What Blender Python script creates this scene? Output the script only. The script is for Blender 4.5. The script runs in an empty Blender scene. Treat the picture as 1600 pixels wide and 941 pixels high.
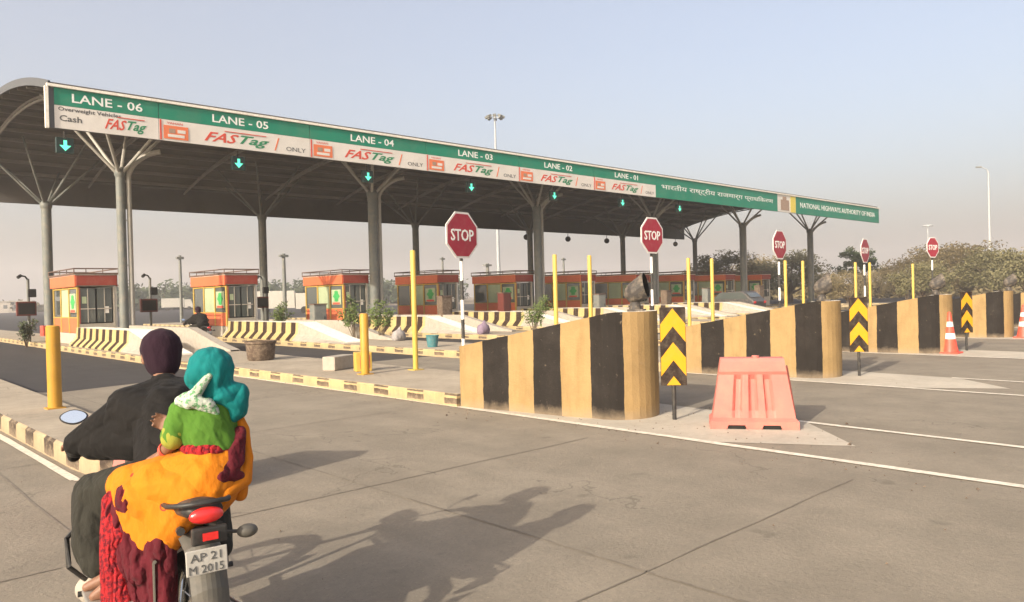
import bpy, bmesh, math, random
from mathutils import Vector, Matrix, noise
R = math.radians
random.seed(7)
S = bpy.context.scene
COL = S.collection

# ------------------------------------------------------------------ camera
F, YAW, PITCH, ROLL, CH = 1183.08, 0.753043, 0.00827873, 0.0254462, 1.7192
cf = Vector((math.sin(YAW)*math.cos(PITCH), math.cos(YAW)*math.cos(PITCH), -math.sin(PITCH)))
cr = Vector((math.cos(YAW), -math.sin(YAW), 0)); cu = cr.cross(cf)
r2 = cr*math.cos(ROLL)-cu*math.sin(ROLL); u2 = cu*math.cos(ROLL)+cr*math.sin(ROLL)
cam = bpy.data.cameras.new('camera'); cam.sensor_width = 36; cam.lens = 36*F/1600
cam.clip_end = 8000; cam.clip_start = 0.05
co = bpy.data.objects.new('camera', cam); COL.objects.link(co)
m3 = Matrix((r2, u2, -cf)).transposed(); co.matrix_world = Matrix.Translation((0, 0, CH)) @ m3.to_4x4()
S.camera = co

# ------------------------------------------------------------------ sky, sun, exposure
SUN_EL, SUN_DIR = R(24.5), (-math.cos(R(10)), -math.sin(R(10)))   # where the sun stands
w = bpy.data.worlds.new('World'); S.world = w; w.use_nodes = True
nt = w.node_tree; bg = nt.nodes['Background']
sky = nt.nodes.new('ShaderNodeTexSky'); sky.sky_type = 'NISHITA'; sky.sun_disc = False
sky.sun_elevation = SUN_EL; sky.sun_rotation = math.atan2(SUN_DIR[0], SUN_DIR[1])
sky.air_density = 1.0; sky.dust_density = 7.0; sky.ozone_density = 1.0; sky.altitude = 0
veil = nt.nodes.new('ShaderNodeMixRGB'); veil.blend_type = 'ADD'; veil.inputs[0].default_value = 1   # thin high dust veil over the whole sky
veil.inputs[2].default_value = (.97, .84, .78, 1)
thin = nt.nodes.new('ShaderNodeMixRGB'); thin.blend_type = 'MULTIPLY'; thin.inputs[0].default_value = 1; thin.inputs[2].default_value = (.8, .8, .8, 1)
nt.links.new(sky.outputs[0], thin.inputs[1]); nt.links.new(thin.outputs[0], veil.inputs[1]); nt.links.new(veil.outputs[0], bg.inputs[0]); bg.inputs[1].default_value = 0.15
sl = bpy.data.lights.new('sun', 'SUN'); sl.energy = 3.7; sl.angle = R(0.6); sl.color = (1.0, 0.90, 0.75)
so = bpy.data.objects.new('sun', sl); COL.objects.link(so)
sv = Vector((SUN_DIR[0]*math.cos(SUN_EL), SUN_DIR[1]*math.cos(SUN_EL), math.sin(SUN_EL)))
so.rotation_euler = sv.to_track_quat('Z', 'Y').to_euler()
S.view_settings.view_transform = 'Standard'; S.view_settings.look = 'None'
S.view_settings.exposure = 0.84; S.view_settings.gamma = 1; S.view_settings.use_curve_mapping = False
S.render.engine = 'CYCLES'
S.cycles.volume_bounces = 1; S.cycles.max_bounces = 6

# ------------------------------------------------------------------ materials
def _new(name):
    m = bpy.data.materials.new(name); m.use_nodes = True
    n = m.node_tree; return m, n, n.nodes['Principled BSDF']
def _coord(n, kind='Object'):
    return n.nodes.new('ShaderNodeTexCoord').outputs[kind]
def _noise(n, vec, scale, detail=4, rough=.6):
    t = n.nodes.new('ShaderNodeTexNoise'); t.inputs['Scale'].default_value = scale
    t.inputs['Detail'].default_value = detail; t.inputs['Roughness'].default_value = rough
    n.links.new(vec, t.inputs['Vector']); return t.outputs['Fac']
def _ramp(n, fac, stops):
    r = n.nodes.new('ShaderNodeValToRGB'); e = r.color_ramp.elements
    while len(e) < len(stops): e.new(.5)
    for i, (p, c) in enumerate(stops): e[i].position = p; e[i].color = (*c, 1)
    n.links.new(fac, r.inputs[0]); return r.outputs[0]
def _mix(n, fac, a, b, mode='MIX'):
    x = n.nodes.new('ShaderNodeMixRGB'); x.blend_type = mode
    for i, v in enumerate((fac, a, b)):
        if hasattr(v, 'is_linked') or isinstance(v, bpy.types.NodeSocket): n.links.new(v, x.inputs[i])
        else: x.inputs[i].default_value = v if i == 0 else (*v, 1)
    return x.outputs[0]
def _math(n, op, a, b=0.0):
    x = n.nodes.new('ShaderNodeMath'); x.operation = op
    for i, v in enumerate((a, b)):
        if isinstance(v, bpy.types.NodeSocket): n.links.new(v, x.inputs[i])
        else: x.inputs[i].default_value = v
    return x.outputs[0]
def _bump(n, b, h, dist, strength=.6):
    x = n.nodes.new('ShaderNodeBump'); x.inputs['Distance'].default_value = dist; x.inputs['Strength'].default_value = strength
    n.links.new(h, x.inputs['Height']); n.links.new(x.outputs[0], b.inputs['Normal'])
def sc(c, k): return tuple(min(1, v*k) for v in c)
def mat(name, c, rough=.7, var=.25, scale=3, metal=0, bump=0.004, bscale=40, dust=0.0, dcol=(.36, .29, .21), spec=.3):
    m, n, b = _new(name)
    v = _coord(n)
    f = _noise(n, v, scale, 6, .65)
    col = _ramp(n, f, [(.25, sc(c, 1-var)), (.5, c), (.78, sc(c, 1+var*.7))])
    if dust:
        d = _noise(n, v, scale*2.3, 5, .7)
        k = _ramp(n, d, [(.45, (0, 0, 0)), (.75, (dust,)*3)])
        col = _mix(n, k, col, dcol)
    n.links.new(col, b.inputs['Base Color'])
    b.inputs['Roughness'].default_value = rough; b.inputs['Metallic'].default_value = metal
    b.inputs['Specular IOR Level'].default_value = spec
    if bump: _bump(n, b, _noise(n, v, bscale, 3), bump)
    return m
def emit(name, c, s):
    m, n, b = _new(name); b.inputs['Base Color'].default_value = (*c, 1)
    b.inputs['Emission Color'].default_value = (*c, 1); b.inputs['Emission Strength'].default_value = s; return m
def glass(name, c, rough=.08):
    m, n, b = _new(name); b.inputs['Base Color'].default_value = (*c, 1); b.inputs['Roughness'].default_value = rough
    b.inputs['Specular IOR Level'].default_value = .8; return m
YEL, BLK = (.300, .202, .092), (.020, .017, .015)
def stripes(name, ca, cb, period, duty=.5, off=0., vlo=-9, vhi=9, wob=.03, worn=.0, under=(.29, .225, .155), rough=.75):
    """painted stripes along UV.x (metres); ca shows for the first duty share; cb only where vlo < UV.y < vhi"""
    m, n, b = _new(name)
    uv = n.nodes.new('ShaderNodeUVMap').outputs[0]; ob0 = _coord(n)
    oi = n.nodes.new('ShaderNodeObjectInfo'); ad = n.nodes.new('ShaderNodeVectorMath'); ad.operation = 'ADD'
    mu = n.nodes.new('ShaderNodeVectorMath'); mu.operation = 'SCALE'; mu.inputs[0].default_value = (1, .7, 1.3); n.links.new(_math(n, 'MULTIPLY', oi.outputs['Random'], 53.), mu.inputs['Scale'])
    n.links.new(ob0, ad.inputs[0]); n.links.new(mu.outputs[0], ad.inputs[1]); ob = ad.outputs[0]
    s = n.nodes.new('ShaderNodeSeparateXYZ'); n.links.new(uv, s.inputs[0])
    wb = _math(n, 'MULTIPLY', _math(n, 'SUBTRACT', _noise(n, ob, 5, 3), .5), wob)
    u = _math(n, 'ADD', _math(n, 'ADD', s.outputs[0], off), wb)
    u = _math(n, 'FLOORED_MODULO', u, period)
    isb = _math(n, 'GREATER_THAN', u, period*duty)
    vv = _math(n, 'ADD', s.outputs[1], wb)
    isb = _math(n, 'MULTIPLY', isb, _math(n, 'GREATER_THAN', vv, vlo))
    isb = _math(n, 'MULTIPLY', isb, _math(n, 'LESS_THAN', vv, vhi))
    f = _noise(n, ob, 2.2, 7, .7)
    A = _ramp(n, f, [(.25, sc(ca, .78)), (.5, ca), (.8, sc(ca, 1.15))])
    B = _ramp(n, f, [(.25, sc(cb, .8)), (.5, cb), (.75, sc(cb, 1.7))])
    col = _mix(n, isb, A, B)
    d = _noise(n, ob, 9, 8, .75)
    col = _mix(n, _ramp(n, d, [(.62-worn*.4, (0,)*3), (.72-worn*.3, (.55+worn*.4,)*3)]), col, under)
    ch = _noise(n, ob, 26, 4, .6); pt_ = _noise(n, ob, 1.7, 3, .5)
    chip = _math(n, 'MULTIPLY', _math(n, 'GREATER_THAN', ch, .73), _math(n, 'GREATER_THAN', pt_, .46))
    col = _mix(n, _math(n, 'MULTIPLY', chip, .8), col, (.20, .175, .14))
    dm = n.nodes.new('ShaderNodeMapping'); dm.inputs['Scale'].default_value = (2.6, 2.6, .5); n.links.new(ob, dm.inputs[0])
    dr = _noise(n, dm.outputs[0], 2.2, 5, .65)
    col = _mix(n, _ramp(n, dr, [(.48, (0,)*3), (.76, (.55,)*3)]), col, (.62, .58, .52), 'MULTIPLY')
    # splash dirt with its own ragged edge near the ground
    hb = _math(n, 'ADD', s.outputs[1], _math(n, 'MULTIPLY', _noise(n, ob, 4, 6, .7), .30))
    col = _mix(n, _ramp(n, hb, [(.08, (.75,)*3), (.30, (0,)*3)]), col, under)
    n.links.new(col, b.inputs['Base Color']); b.inputs['Roughness'].default_value = rough
    b.inputs['Specular IOR Level'].default_value = .12
    _bump(n, b, _noise(n, ob, 30, 5), .010, .6); return m
def ground_mat(name, c, var=.22, big=.12, fine=14, rough=.9, bump=.012, spots=0.0, tracks=False, cracks=0):
    m, n, b = _new(name); v = _coord(n)
    f1 = _noise(n, v, big, 5, .6); f2 = _noise(n, v, fine, 8, .75); f3 = _noise(n, v, 1.1, 6, .7)
    col = _ramp(n, f1, [(.3, sc(c, 1-var*.8)), (.7, sc(c, 1+var*.8))])
    col = _mix(n, .55, col, _ramp(n, f2, [(.3, sc(c, 1-var*1.3)), (.7, sc(c, 1+var*1.3))]))
    col = _mix(n, .45, col, _ramp(n, f3, [(.35, sc(c, 1-var*1.5)), (.65, sc(c, 1+var))]))
    if tracks:
        mp = n.nodes.new('ShaderNodeMapping'); mp.inputs['Scale'].default_value = (1.0, .07, 1); n.links.new(v, mp.inputs[0])
        t = _noise(n, mp.outputs[0], 1.3, 5, .6)
        col = _mix(n, _ramp(n, t, [(.45, (0,)*3), (.75, (.42,)*3)]), col, sc(c, .62))
    if cracks:
        vc = n.nodes.new('ShaderNodeTexVoronoi'); vc.feature = 'DISTANCE_TO_EDGE'; vc.inputs['Scale'].default_value = .42
        wv = n.nodes.new('ShaderNodeVectorMath'); wv.operation = 'ADD'; nv = n.nodes.new('ShaderNodeTexNoise'); nv.inputs['Scale'].default_value = 1.6; nv.inputs['Detail'].default_value = 6; n.links.new(v, nv.inputs['Vector'])
        n.links.new(v, wv.inputs[0]); n.links.new(nv.outputs['Color'], wv.inputs[1]); n.links.new(wv.outputs[0], vc.inputs['Vector'])
        cm = _math(n, 'MULTIPLY', _math(n, 'LESS_THAN', vc.outputs['Distance'], .0035), _math(n, 'GREATER_THAN', _noise(n, v, .35, 3, .5), .53))
        col = _mix(n, _math(n, 'MULTIPLY', cm, cracks), col, sc(c, .35))
        pb = _noise(n, v, .55, 2, .4); pf = _noise(n, v, 60, 3, .6)
        col = _mix(n, _math(n, 'MULTIPLY', _math(n, 'GREATER_THAN', pf, .64), .45), col, sc(c, .45))
        col = _mix(n, _math(n, 'MULTIPLY', _math(n, 'LESS_THAN', pf, .34), .5), col, sc(c, 1.6))
    if spots:
        o = _noise(n, v, 2.4, 3, .5)
        col = _mix(n, _ramp(n, o, [(.68, (0,)*3), (.76, (spots,)*3)]), col, sc(c, .35))
    n.links.new(col, b.inputs['Base Color']); b.inputs['Roughness'].default_value = rough
    b.inputs['Specular IOR Level'].default_value = .2
    _bump(n, b, f2, bump, .8); return m

M = dict(
 dirt=ground_mat('dirt', (.22, .175, .125), .35, .03, 3),
 conc=ground_mat('apron_concrete', (.236, .203, .158), .22, .10, 22, tracks=True, spots=.40, cracks=.4),
 gore=ground_mat('pale_concrete', (.43, .385, .315), .2, .5, 14, spots=.35),
 asph=ground_mat('asphalt', (.055, .051, .050), .18, .1, 25, tracks=True),
 top=ground_mat('island_top', (.335, .285, .218), .24, .4, 9, spots=.35, cracks=.6),
 line=mat('lane_paint', (.66, .60, .50), .8, .2, 6, dust=.75, dcol=(.32, .27, .21)),
 tar=mat('joint_tar', (.165, .142, .112), .9, .3, 3, dust=.85, dcol=(.27, .23, .18)),
 barrier=stripes('barrier_paint', YEL, BLK, .945, .49, 0.0),
 kerb=stripes('kerb_paint', (.42, .325, .17), (.085, .062, .045), 1.0, .55, 0, .045, .135, .05, .25),
 kerbworn=stripes('kerb_paint_worn', (.37, .285, .18), (.055, .042, .034), .95, .55, 0, .02, .9, .05, .30),
 jersey=stripes('jersey_paint', (.42, .335, .155), (.040, .025, .019), .80, .55, 0, -9, 9, .05, .12),
 cream=mat('cream_paint', (.84, .79, .69), .7, .1, 4, dust=.35),
 steel=mat('column_paint', (.150, .160, .150), .5, .2, 1.5, dust=.35, bump=.002),
 pipe=mat('downpipe', (.36, .345, .31), .5, .15, 2, dust=.3, bump=.001),
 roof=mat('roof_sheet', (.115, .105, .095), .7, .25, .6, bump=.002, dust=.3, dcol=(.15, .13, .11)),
 purlin=mat('purlin_steel', (.25, .235, .21), .6, .2, 1, bump=0),
 rim=mat('roof_rim', (.09, .092, .095), .5, .15, 2, bump=0),
 green=mat('sign_green', (.008, .215, .128), .45, .12, .5, bump=0, dust=.12),
 dgreen=mat('logo_green', (.03, .22, .10), .5, .1, 3, bump=0),
 white=mat('sign_white', (.70, .66, .60), .5, .08, .6, bump=0, dust=.2),
 letter=mat('letter_white', (.80, .80, .76), .5, .05, 5, bump=0),
 ink=mat('ink_dark', (.10, .10, .095), .6, .1, 5, bump=0),
 red=mat('logo_red', (.60, .08, .05), .5, .1, 5, bump=0),
 orange_i=mat('icon_orange', (.72, .19, .08), .5, .1, 5, bump=0),
 yel_i=mat('icon_yellow', (.72, .58, .10), .5, .1, 5, bump=0),
 brown_i=mat('icon_brown', (.36, .25, .18), .5, .2, 5, bump=0),
 lampbox=mat('black_box', (.012, .03, .025), .4, .2, 5, bump=0),
 arrow=emit('green_led', (.08, .62, .38), 1.1),
 stopred=mat('stop_red', (.33, .018, .040), .4, .12, 3, bump=0, dust=.15),
 polew=mat('pole_white', (.72, .70, .66), .6, .1, 4, dust=.25, bump=0),
 poleb=mat('pole_black', (.03, .03, .03), .5, .2, 4, dust=.2, bump=0),
 ypost=mat('yellow_post', (.50, .34, .065), .45, .15, 2, dust=.4, dcol=(.36, .25, .11), bump=.001),
 opost=mat('amber_post', (.44, .235, .03), .5, .15, 3, dust=.3, dcol=(.30, .17, .06), bump=.001),
 chevy=mat('chevron_amber', (.55, .27, .010), .4, .08, 4, bump=0, dust=.1),
 chevb=mat('chevron_black', (.018, .010, .007), .5, .2, 4, bump=0, dust=.2),
 pink=mat('pink_plastic', (.50, .150, .122), .5, .14, 2.5, dust=.55, dcol=(.42, .21, .15), bump=.002),
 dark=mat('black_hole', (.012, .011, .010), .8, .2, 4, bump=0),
 coneo=mat('cone_red', (.72, .075, .045), .45, .1, 4, dust=.15, bump=0),
 hood=mat('hood_metal', (.045, .040, .037), .6, .25, 5, dust=.5, bump=.002),
 b_or=mat('booth_orange', (.58, .135, .055), .5, .12, 2, dust=.2, dcol=(.55, .2, .1), bump=0),
 b_or_shade=mat('booth_orange_shade', (.28, .042, .026), .5, .12, 2, dust=.2, bump=0),  # darker copy of the booth orange, with the front's shade painted in
 b_yel=mat('booth_yellow', (.50, .33, .065), .5, .12, 3, dust=.2, bump=0),
 b_wall=mat('booth_wall', (.40, .36, .30), .6, .15, 3, dust=.3, bump=0),
 b_roof=mat('booth_roof', (.13, .085, .065), .6, .2, 3, bump=0),
 glass=glass('booth_glass', (.07, .08, .075)),
 glassg=mat('frosted_green_film', (.36, .42, .26), .4, .15, 3, bump=0),
 logo_g=mat('logo_bright_green', (.05, .34, .09), .5, .2, 6, bump=0),
 panelred=mat('display_red', (.11, .028, .022), .5, .2, 5, bump=0),
 redwrap=mat('red_plinth', (.42, .05, .03), .6, .2, 3, dust=.4, bump=.002),
 rust=mat('brown_planter', (.10, .07, .05), .9, .35, 5, dust=.5, bump=.02, bscale=15),
 conb=mat('concrete_block', (.34, .30, .25), .9, .2, 6, bump=.006),
 bluebin=mat('teal_bucket', (.045, .17, .19), .5, .2, 5, dust=.3, bump=0),
 sack=mat('purple_sack', (.20, .15, .20), .9, .4, 8, bump=.02, bscale=12),
 greys=mat('grey_sack', (.27, .25, .24), .9, .3, 8, bump=.02, bscale=12),
 mastm=mat('mast_grey', (.34, .36, .37), .5, .1, 3, bump=0),
 hazyw=mat('lime_wall', (.42, .38, .33), .8, .2, .3, bump=0),
 leafA=mat('leaf_dusty_olive', (.135, .125, .060), .8, .45, .8, bump=0, dust=.4, dcol=(.20, .165, .095)),
 leafB=mat('leaf_brown_olive', (.185, .148, .075), .85, .4, .8, bump=0, dust=.5, dcol=(.24, .19, .11)),
 leafC=mat('leaf_dark_green', (.050, .068, .030), .8, .4, .8, bump=0, dust=.3, dcol=(.13, .12, .07)),
 leafD=mat('leaf_shrub', (.085, .125, .030), .7, .4, 3, bump=0, dust=.35, dcol=(.22, .19, .09)),
 bark=mat('bark', (.13, .10, .07), .95, .3, 3, bump=.02, bscale=8),
 tyre=mat('tyre_rubber', (.02, .019, .018), .85, .3, 10, dust=.4, dcol=(.12, .10, .08)),
 blackp=mat('black_plastic', (.03, .029, .028), .45, .3, 8, dust=.35, dcol=(.11, .095, .08), bump=.001),
 mud=mat('mudguard_grey', (.085, .08, .07), .55, .2, 6, dust=.5, dcol=(.16, .14, .11), bump=.001),
 seatm=mat('seat_vinyl', (.028, .026, .026), .5, .2, 6, bump=.002, dust=.2),
 chrome=mat('chrome', (.62, .61, .58), .22, .08, 6, metal=1, bump=0),
 alloy=mat('engine_alloy', (.42, .40, .36), .45, .3, 14, metal=.6, dust=.5, bump=.003),
 bikered=mat('bike_paint', (.30, .02, .02), .25, .1, 3, bump=0, spec=.6),
 tail=mat('tail_lens', (.66, .022, .02), .15, .12, 30, bump=.002, bscale=160, spec=.8),
 amber=mat('amber_lens', (.62, .27, .05), .2, .1, 6, bump=0, spec=.8),
 mirror=mat('mirror_glass', (.72, .78, .84), .04, .02, 2, metal=1, bump=0),
 plate=mat('plate_white', (.40, .385, .35), .5, .15, 14, bump=0, dust=.3),
 carw=mat('white_lorry_paint', (.45, .43, .38), .5, .1, 3, bump=0, dust=.3),
 carg=mat('grey_car_paint', (.05, .05, .052), .35, .1, 3, bump=0, dust=.3),
)

def n_sep(n, c):
    x = n.nodes.new('ShaderNodeSeparateColor'); n.links.new(c, x.inputs[0]); return x.outputs[0]
def cloth(name, c, var=.25, scale=9, rough=.9, fold=.02, motif=None, mcol=(.3, .02, .02), weave=350, wave=None):
    m, n, b = _new(name); v = _coord(n)
    mp = n.nodes.new('ShaderNodeMapping'); mp.inputs['Scale'].default_value = (1.6, 1.6, .8); n.links.new(v, mp.inputs[0])
    f = _noise(n, mp.outputs[0], scale, 5, .6)
    col = _ramp(n, f, [(.25, sc(c, 1-var)), (.5, c), (.75, sc(c, 1+var*.6))])
    if motif == 'rings':
        vo = n.nodes.new('ShaderNodeTexVoronoi'); vo.inputs['Scale'].default_value = 9; n.links.new(v, vo.inputs['Vector'])
        d = _math(n, 'ABSOLUTE', _math(n, 'SUBTRACT', vo.outputs['Distance'], .13))
        pick = _math(n, 'GREATER_THAN', n_sep(n, vo.outputs['Color']), .72)
        col = _mix(n, _math(n, 'MULTIPLY', pick, _math(n, 'LESS_THAN', d, .03)), col, mcol)
    if motif == 'blotch':
        g = _noise(n, v, 55, 3, .6)
        col = _mix(n, _ramp(n, g, [(.50, (0,)*3), (.56, (1,)*3)]), col, mcol)
    n.links.new(col, b.inputs['Base Color']); b.inputs['Roughness'].default_value = rough
    b.inputs['Specular IOR Level'].default_value = .15; b.inputs['Sheen Weight'].default_value = .03
    h = _math(n, 'ADD', _noise(n, mp.outputs[0], scale*1.3, 4, .55), _math(n, 'MULTIPLY', _noise(n, v, weave, 2), .08))
    if wave:     # creases running along one direction: (euler, folds per metre, distortion, weight)
        rm = n.nodes.new('ShaderNodeMapping'); rm.inputs['Rotation'].default_value = wave[0]; n.links.new(v, rm.inputs[0])
        wt = n.nodes.new('ShaderNodeTexWave'); wt.wave_type = 'BANDS'; wt.bands_direction = 'X'; wt.wave_profile = 'SIN'
        wt.inputs['Scale'].default_value = wave[1]/3.2; wt.inputs['Distortion'].default_value = wave[2]; wt.inputs['Detail'].default_value = 3; wt.inputs['Detail Scale'].default_value = 1.4
        n.links.new(rm.outputs[0], wt.inputs['Vector'])
        cr_ = _math(n, 'POWER', wt.outputs['Fac'], .55)
        h = _math(n, 'ADD', h, _math(n, 'MULTIPLY', cr_, wave[3]))
    _bump(n, b, h, fold, .9); return m
M.update(
 jacket=cloth('jacket_cloth', (.0095, .0085, .008), .25, 4, .8, .018, wave=((0, R(35), R(-20)), 8, 12, .45)),
 trouser=cloth('trouser_cloth', (.026, .025, .020), .25, 7, .9, .02, wave=((0, R(25), 0), 9, 12, .45)),
 cap=cloth('cap_knit', (.022, .010, .017), .15, 20, .95, .006, weave=180),
 teal=cloth('teal_scarf', (.004, .145, .145), .2, 6, .8, .012, wave=((0, R(-38), R(10)), 11, 10, .5)),
 scarfw=cloth('patterned_scarf_end', (.40, .43, .37), .15, 10, .9, .012, 'blotch', (.12, .26, .13)),
 blouse=cloth('green_blouse', (.065, .155, .020), .15, 5, .85, .012, wave=((0, R(60), R(10)), 12, 12, .3)),
 bhem=cloth('blouse_hem', (.26, .27, .04), .15, 9, .85, .01),
 saree=cloth('saree_orange', (.50, .155, .006), .10, 5, .75, .020, 'rings', (.30, .03, .02), wave=((0, R(52), R(20)), 7, 6, .8)),
 sareer=cloth('saree_maroon', (.085, .008, .014), .25, 9, .8, .022, wave=((0, R(8), R(40)), 19, 7, .8)),
 sareeb=cloth('saree_border', (.30, .014, .018), .25, 12, .8, .016, 'blotch', (.12, .008, .014), wave=((0, R(5), R(30)), 40, 8, .4)),
 skin=mat('skin', (.20, .100, .060), .55, .12, 12, bump=.001, bscale=120, spec=.4),
 shoe=mat('shoe_leather', (.19, .16, .13), .6, .25, 12, bump=.002),
 jacket2=cloth('green_shirt', (.03, .06, .04), .25, 6, .8, .03),
 eyew=mat('eye_white', (.7, .68, .64), .3, 0, 3, bump=0), eyeb=mat('eye_iris', (.02, .012, .01), .2, 0, 3, bump=0),
)

# ------------------------------------------------------------------ mesh helpers
class MB:
    def __init__(s): s.v = []; s.f = []; s.uv = []; s.mi = []; s.cur = 0
    def face(s, idx, uv=None): s.f.append(idx); s.uv.append(uv); s.mi.append(s.cur)
    def quad(s, pts, uv=None):
        k = len(s.v); s.v += [tuple(p) for p in pts]; s.face(list(range(k, k+len(pts))), uv); return s
    def box(s, c, d, rz=0, rx=0, ry=0):
        k = len(s.v); m = Matrix.Rotation(rz, 3, 'Z') @ Matrix.Rotation(ry, 3, 'Y') @ Matrix.Rotation(rx, 3, 'X')
        for x in (-.5, .5):
            for y in (-.5, .5):
                for z in (-.5, .5):
                    s.v.append(tuple(Vector(c) + m @ Vector((x*d[0], y*d[1], z*d[2]))))
        for q in ((0, 1, 3, 2), (4, 6, 7, 5), (0, 4, 5, 1), (2, 3, 7, 6), (0, 2, 6, 4), (1, 5, 7, 3)): s.face([k+i for i in q])
        return s
    def ring(s, c, r, ax, n=12, e=(1, 1), ph=0):
        ax = Vector(ax).normalized(); a = ax.orthogonal().normalized() if abs(ax.z) < .99 else Vector((1, 0, 0)); 
        if abs(ax.z) < .99: a = Vector((0, 0, 1)).cross(ax).normalized()
        b = ax.cross(a); k = len(s.v)
        for i in range(n):
            t = 2*math.pi*i/n+ph; s.v.append(tuple(Vector(c)+a*math.cos(t)*r*e[0]+b*math.sin(t)*r*e[1]))
        return k
    def tube(s, pts, rs, n=12, cap=True, e=(1, 1)):
        pts = [Vector(p) for p in pts]
        if not hasattr(rs, '__len__'): rs = [rs]*len(pts)
        ks = []
        for i, p in enumerate(pts):
            d = (pts[min(i+1, len(pts)-1)]-pts[max(i-1, 0)])
            ks.append(s.ring(p, rs[i], d, n, e))
        for a, b in zip(ks, ks[1:]):
            for i in range(n): s.face([a+i, a+(i+1) % n, b+(i+1) % n, b+i])
        if cap: s.face([ks[0]+i for i in range(n)][::-1]); s.face([ks[-1]+i for i in range(n)])
        return s
    def torus(s, c, ax, R0, r, n=28, m=10, a0=0, a1=2*math.pi, e=1):
        ax = Vector(ax).normalized(); a = ax.orthogonal().normalized(); b = ax.cross(a); full = abs(a1-a0-2*math.pi) < 1e-6
        ks = []
        for i in range(n if full else n+1):
            t = a0+(a1-a0)*i/n; d = a*math.cos(t)+b*math.sin(t); k = len(s.v); ks.append(k)
            for j in range(m):
                u = 2*math.pi*j/m; s.v.append(tuple(Vector(c)+d*(R0+r*math.cos(u))+ax*r*e*math.sin(u)))
        if full: ks.append(ks[0])
        for p, q in zip(ks, ks[1:]):
            for j in range(m): s.face([p+j, p+(j+1) % m, q+(j+1) % m, q+j])
        return s
    def prism(s, poly, z0, z1, mtx=None):
        """poly in xy, extruded in z, optional transform"""
        mtx = mtx or Matrix.Identity(4); k = len(s.v); n = len(poly)
        for z in (z0, z1):
            for x, y in poly: s.v.append(tuple(mtx @ Vector((x, y, z))))
        s.face([k+i for i in range(n)][::-1]); s.face([k+n+i for i in range(n)])
        for i in range(n): s.face([k+i, k+(i+1) % n, k+n+(i+1) % n, k+n+i])
        return s
    def lathe(s, prof, c=(0, 0, 0), n=20, sq=None):
        k0 = []
        for r, z in prof:
            k = len(s.v); k0.append(k)
            for i in range(n):
                t = 2*math.pi*i/n; s.v.append((c[0]+r*math.cos(t), c[1]+r*math.sin(t), c[2]+z))
        for a, b in zip(k0, k0[1:]):
            for i in range(n): s.face([a+i, a+(i+1) % n, b+(i+1) % n, b+i])
        s.face([k0[0]+i for i in range(n)][::-1]); s.face([k0[-1]+i for i in range(n)])
        return s
    def sphere(s, c, r, n=12, e=(1, 1, 1)):
        pr = [(max(1e-3, r*math.sin(math.pi*i/n)), -r*math.cos(math.pi*i/n)) for i in range(n+1)]
        k = len(s.v); s.lathe(pr, (0, 0, 0), n*2)
        for i in range(k, len(s.v)):
            x, y, z = s.v[i]; s.v[i] = (c[0]+x*e[0], c[1]+y*e[1], c[2]+z*e[2])
        return s
    def build(s, name, mats, parent=None, bevel=0, smooth=False, seg=2):
        me = bpy.data.meshes.new(name); me.from_pydata(s.v, [], s.f)
        mats = mats if isinstance(mats, (list, tuple)) else [mats]
        for m in mats: me.materials.append(m)
        for p, mi in zip(me.polygons, s.mi): p.material_index = mi
        if any(u is not None for u in s.uv):
            L = me.uv_layers.new(name='UVMap')
            for p, u in zip(me.polygons, s.uv):
                if u is None: continue
                for li, q in zip(p.loop_indices, u): L.data[li].uv = q
        if bevel:
            bm = bmesh.new(); bm.from_mesh(me)
            es = [e for e in bm.edges if len(e.link_faces) == 2 and e.calc_face_angle(0) > .5]
            bmesh.ops.bevel(bm, geom=es, offset=bevel, segments=seg, profile=.6, affect='EDGES', clamp_overlap=True)
            bm.to_mesh(me); bm.free()
        if smooth: me.shade_smooth() if smooth is True else me.set_sharp_from_angle(angle=smooth)
        if smooth and smooth is not True:
            for p in me.polygons: p.use_smooth = True
        o = bpy.data.objects.new(name, me); COL.objects.link(o)
        if parent: o.parent = parent
        return o
SM = R(40)
def tag(o, label=None, cat=None, group=None, kind=None):
    if label: o['label'] = label
    if cat: o['category'] = cat
    if group: o['group'] = group
    if kind: o['kind'] = kind
    return o
def thing(name, label, cat, loc=(0, 0, 0), rz=0, group=None):
    o = bpy.data.objects.new(name, None); o.empty_display_size = .3; COL.objects.link(o); o.location = loc; o.rotation_euler = (0, 0, rz)
    return tag(o, label, cat, group)
KIDS = {}
def copy_tree(o, label, loc=None, rz=None, parent=None, scale=None):
    c = o.copy(); COL.objects.link(c)
    if parent is not None: c.parent = parent
    else:
        c['label'] = label
        if loc is not None: c.location = loc
        if rz is not None: c.rotation_euler = (0, 0, rz)
        if scale: c.scale = (scale,)*3
    for ch in [x for x in COL.objects if x.parent == o]: copy_tree(ch, None, parent=c)
    return c
DG = bpy.context.evaluated_depsgraph_get
def to_mesh_obj(tmp, name, mats, parent):
    bpy.context.view_layer.update()
    me = bpy.data.meshes.new_from_object(tmp.evaluated_get(DG()))
    d = tmp.data; bpy.data.objects.remove(tmp)
    me.materials.clear()
    for m in (mats if isinstance(mats, (list, tuple)) else [mats]): me.materials.append(m)
    me.name = name; o = bpy.data.objects.new(name, me); COL.objects.link(o)
    if parent: o.parent = parent
    return o
FONT_DEV = None
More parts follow.
